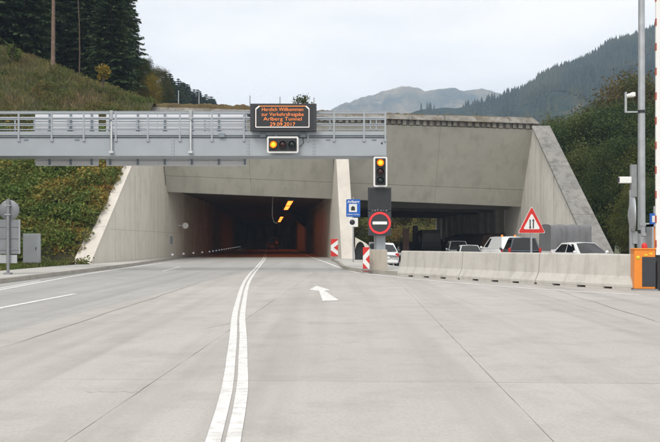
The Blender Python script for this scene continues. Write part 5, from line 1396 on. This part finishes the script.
# ------------------------------------------------------------------ the overgrown slope
def scatter(n, x0, x1, y0, y1, keep):
    out = []
    while len(out) < n:
        x, y = rng.uniform(x0, x1), rng.uniform(y0, y1); z = hill(x, y)
        if keep(x, y, z): out.append((x, y, z))
    return np.array(out)
def seen(x, y, m=2.0): return x / y * F + 330 > -170 - m
Q = []; 
def top_limit(x, y): return cap_z(x, y) - 0.4
cent = scatter(430, -38, -14.3, 39.5, 60, lambda x, y, z: seen(x, y) and z > 0.15 and z < 8.8 and x < -14.1 - 0.5 * (z < 1.5) and not (-16.3 < x < -13.9 and y < 40.6))
for c0 in cent:
    R_ = rng.uniform(0.55, 1.25); hgt = R_ * rng.uniform(0.6, 1.15); n = int(330 * R_ ** 1.6)
    d = unit(n); d[:, 2] = np.abs(d[:, 2]); rr = rng.uniform(0.55, 1.0, (n, 1)) ** 0.5
    P = d * rr * np.array([R_, R_, hgt]); P = P + c0 + rng.normal(size=(n, 3)) * 0.1
    P[:, 0] = np.minimum(P[:, 0], -13.95 + 0.028 * (P[:, 1] - 41) + rng.uniform(-0.1, 0.35, n) * (P[:, 1] > 43))
    Q.append(leaves(P, rng.uniform(0.09, 0.14), 0.5, 0.5))
qq = np.concatenate(Q)
tag(quads_object('slope_shrubs', qq, M['shrub']), 'dense green and yellow shrubs covering the slope left of the portal', 'shrubs', kind='stuff')
Q = []
for k in range(130):
    y_ = rng.uniform(41.5, 53.5); x_ = hill_edge(y_) - rng.uniform(0.15, 1.9) ** 1.1; c0 = np.array((x_, y_, hill(x_, y_)))
    R_ = rng.uniform(0.3, 0.8); n = int(330 * R_ ** 1.5); d = unit(n); d[:, 2] = np.abs(d[:, 2])
    P = d * rng.uniform(0.5, 1.0, (n, 1)) ** 0.5 * np.array([R_, R_, R_ * 0.9]) + c0
    P[:, 0] = np.minimum(P[:, 0], -13.80 + 0.028 * (P[:, 1] - 41) + rng.uniform(-0.05, 0.4, n))
    Q.append(leaves(P, rng.uniform(0.07, 0.11), 0.5, 0.5))
tag(quads_object('fringe_shrubs', np.concatenate(Q), M['fringe']), 'yellowing shrubs hanging over the coping of the left wing wall', 'shrubs', kind='stuff')
cent = scatter(520, -46, -14.6, 50, 72, lambda x, y, z: seen(x, y) and z > 7.2 and x < -15.0 and (z < 11 or rng.uniform() < 0.5))
Q = []
for c0 in cent:
    R_ = rng.uniform(0.3, 0.95) ; n = int(330 * R_ ** 1.5)
    d = unit(n); d[:, 2] = np.abs(d[:, 2]); P = d * rng.uniform(0.5, 1, (n, 1)) ** 0.5 * np.array([R_, R_, R_ * 0.9]) + c0
    Q.append(leaves(P, 0.085, 0.45, 0.3))
tag(quads_object('upper_shrubs', np.concatenate(Q), M['shrub2']), 'low brown-green brush among the tall grass of the upper slope', 'shrubs', kind='stuff')
P = scatter(58000, -52, -13.35, 48, 74, lambda x, y, z: seen(x, y) and z > 6.2)
tag(quads_object('tall_grass', blades(P, 0.62, 0.032), M['grass']), 'tall dry grass on the upper slope above the gantry', 'grass', kind='stuff')
P = scatter(9000, -24, -13.5, 26, 41.3, lambda x, y, z: seen(x, y) and z < 1.5 and (x < -13.55 or y < 40.4) and not (x > -14.2 and y > 40.2)); P[:, 2] = np.maximum(P[:, 2], 0.09)
tag(quads_object('verge_grass', blades(P, 0.28, 0.03, 0.5), M['verge']), 'short green grass on the verge beside the pavement', 'grass', kind='stuff')
P = []
for _ in range(2400):
    x = rng.uniform(-14, 16) if rng.uniform() < 0.5 else rng.uniform(-14, -3); a = rng.uniform(0.28, 1.6); P.append((x, yt(x) + a, ztop(x) - 0.02))
tag(quads_object('roof_grass', blades(np.array(P), 0.17, 0.035, 0.8), M['roofgrass']), 'dry grass tufts along the portal roof edge', 'grass', kind='stuff')

# =================================================================== MOUNTAINS
def mountain(name, mat, ridge, Yr, Y0, step, amp, pw=1.15, seed=0.0):
    pxs = []; p = ridge[0][0]
    while p <= ridge[-1][0]: pxs.append(p); p += step
    def ry(p):
        for (a, b_), (c_, d_) in zip(ridge, ridge[1:]):
            if a <= p <= c_: return b_ + (d_ - b_) * (p - a) / (c_ - a)
    vs_ = [-0.35, -0.2, -0.1, -0.04] + [i / 26 for i in range(27)]
    m_ = MB(); V = []
    def height(X, v):
        p = 330 + X * F / Yr; zr = max(0.0, H + (YH - ry(min(max(p, ridge[0][0]), ridge[-1][0]))) * Yr / F)
        zr += amp * 0.10 * fine((X * 0.02, seed, 0.5)) + amp * 0.05 * fine((X * 0.07, seed, 1.5))
        k = (1 - v) ** pw if v >= 0 else (1 + v * 1.4)
        Yq = Yr - v * (Yr - Y0)
        nz_ = amp * (0.9 * fine((X * 0.004, Yq * 0.0025, seed)) + 0.45 * fine((X * 0.011, Yq * 0.008, seed + 2)) + 0.34 * (1 - 2 * abs(fine((X * 0.022, Yq * 0.006, seed + 4)))) + 0.16 * fine((X * 0.06, Yq * 0.05, seed + 6)))
        return max(-2.0, zr * k + nz_ * min(1.0, abs(v) * 5) * (0.4 + 0.6 * (1 - v)) * min(1, zr / 60)), Yq
    for v in vs_:
        for p in pxs:
            X = (p - 330) * Yr / F; z, Yq = height(X, v); V.append((X, Yq, z))
    n = len(pxs)
    m_.add(V, [(j * n + i, (j + 1) * n + i, (j + 1) * n + i + 1, j * n + i + 1) for j in range(len(vs_) - 1) for i in range(n - 1)], True)
    tag(m_.build(name, mat), kind='structure')
    return height, (lambda v: Yr - v * (Yr - Y0))
def mountain_mat(name, grass, forest, sc, a, b_):
    m, t, b = newmat(name); g = N(t, 'ShaderNodeNewGeometry')
    def nz_(scale, det, ro):
        n = N(t, 'ShaderNodeTexNoise'); n.inputs['Scale'].default_value = scale; n.inputs['Detail'].default_value = det; n.inputs['Roughness'].default_value = ro
        t.links.new(g.outputs['Position'], n.inputs['Vector']); return n.outputs['Fac']
    r = N(t, 'ShaderNodeValToRGB'); e = r.color_ramp.elements
    e[0].position = a; e[0].color = forest + (1,); e[1].position = b_; e[1].color = grass + (1,)
    k = e.new((a + b_) / 2); k.color = tuple(0.45 * x + 0.55 * y for x, y in zip(grass, forest)) + (1,)
    t.links.new(nz_(sc, 12, 0.72), r.inputs[0])
    r2 = N(t, 'ShaderNodeMapRange'); r2.inputs[1].default_value = 0.35; r2.inputs[2].default_value = 0.65; r2.inputs[3].default_value = 0.55; r2.inputs[4].default_value = 1.25
    t.links.new(nz_(sc * 6, 8, 0.7), r2.inputs[0])
    x = N(t, 'ShaderNodeVectorMath', operation='SCALE'); t.links.new(r.outputs[0], x.inputs[0]); t.links.new(r2.outputs[0], x.inputs['Scale'])
    t.links.new(x.outputs[0], b.inputs['Base Color']); b.inputs['Roughness'].default_value = 1
    b.inputs['Specular IOR Level'].default_value = 0.0
    return m
MC = mountain_mat('alpine_meadow', (0.27, 0.215, 0.125), (0.05, 0.07, 0.05), 0.007, 0.36, 0.60)
MR = mountain_mat('forest_floor', (0.15, 0.12, 0.065), (0.03, 0.048, 0.035), 0.016, 0.50, 0.66)
mountain('far_mountain', MC, [(150, 180), (230, 150), (290, 125), (345, 104), (362, 99), (380, 93), (393, 88), (404, 86.5), (415, 88), (425, 90.5), (437, 88.5), (460, 89), (480, 88.5), (495, 91.5), (512, 96), (540, 108), (600, 130), (720, 170)], 2500, 1300, 1.5, 95, 1.1, 3.0)
hR, yR = mountain('near_mountain', MR, [(330, 150), (380, 122), (425, 111), (445, 108.5), (470, 104), (492, 101), (506, 98), (518, 94), (526, 90), (540, 80), (552, 74), (566, 69), (585, 59), (600, 52), (620, 44), (640, 35), (660, 26), (720, 2), (800, -30), (900, -48), (1060, -10), (1300, 80)], 950, 320, 3.0, 46, 0.95, 8.0)
# the wood on the near mountain reads as one mass
Q = []
nt_ = 0
P = []
while nt_ < 42000:
    p = rng.uniform(420, 900); v = rng.uniform(0, 1) ** 1.15 * 0.97
    X = (p - 330) * 950 / F
    dens = 0.22 if p < 490 else (0.5 if p < 508 else 1.0)
    if p < 505 and fine((p * 0.08, v * 9, 2)) < 0.05: continue
    if rng.uniform() > dens: continue
    z, Yq = hR(X, v); P.append((X, Yq, z)); nt_ += 1
P = np.array(P); n = len(P)
hh = rng.uniform(5.5, 12, n); ww = hh * rng.uniform(0.16, 0.24, n); fs = []
for k in range(5):
    a0 = 6.283 * k / 5; a1 = 6.283 * (k + 1) / 5
    for f0, f1, wf in ((0.05, 0.62, 1.0), (0.42, 1.0, 0.66)):
        A_ = P + np.stack([np.cos(a0) * ww * wf, np.sin(a0) * ww * wf, hh * f0], 1); B_ = P + np.stack([np.cos(a1) * ww * wf, np.sin(a1) * ww * wf, hh * f0], 1)
        T_ = P + np.stack([np.zeros(n), np.zeros(n), hh * f1], 1); fs.append(np.stack([A_, B_, T_], 1))
M['farwood'] = leafmat('far_forest_green', [(0.014, 0.026, 0.020), (0.030, 0.048, 0.030), (0.070, 0.078, 0.036)], 0.012, 0.0)
tag(place('far_forest', quads_mesh('far_forest', np.concatenate(fs), M['farwood'])), 'blue-green conifer forest covering the mountain on the right', 'forest', kind='stuff')

# =================================================================== HAZE
m_ = MB(); m_.box(-2600, 2600, -300, 3150, -1.9, 600)
hm = bpy.data.materials.new('haze_air'); hm.use_nodes = True; ht = hm.node_tree; ht.nodes.clear()
ho = ht.nodes.new('ShaderNodeOutputMaterial'); hv = ht.nodes.new('ShaderNodeVolumePrincipled')
hv.inputs['Color'].default_value = (0.58, 0.75, 1.0, 1); hv.inputs['Density'].default_value = 0.00030; hv.inputs['Anisotropy'].default_value = 0.0
ht.links.new(hv.outputs[0], ho.inputs['Volume'])
hz_o = m_.build('haze', hm); tag(hz_o, 'thin bluish haze in the valley air', 'haze', kind='stuff')
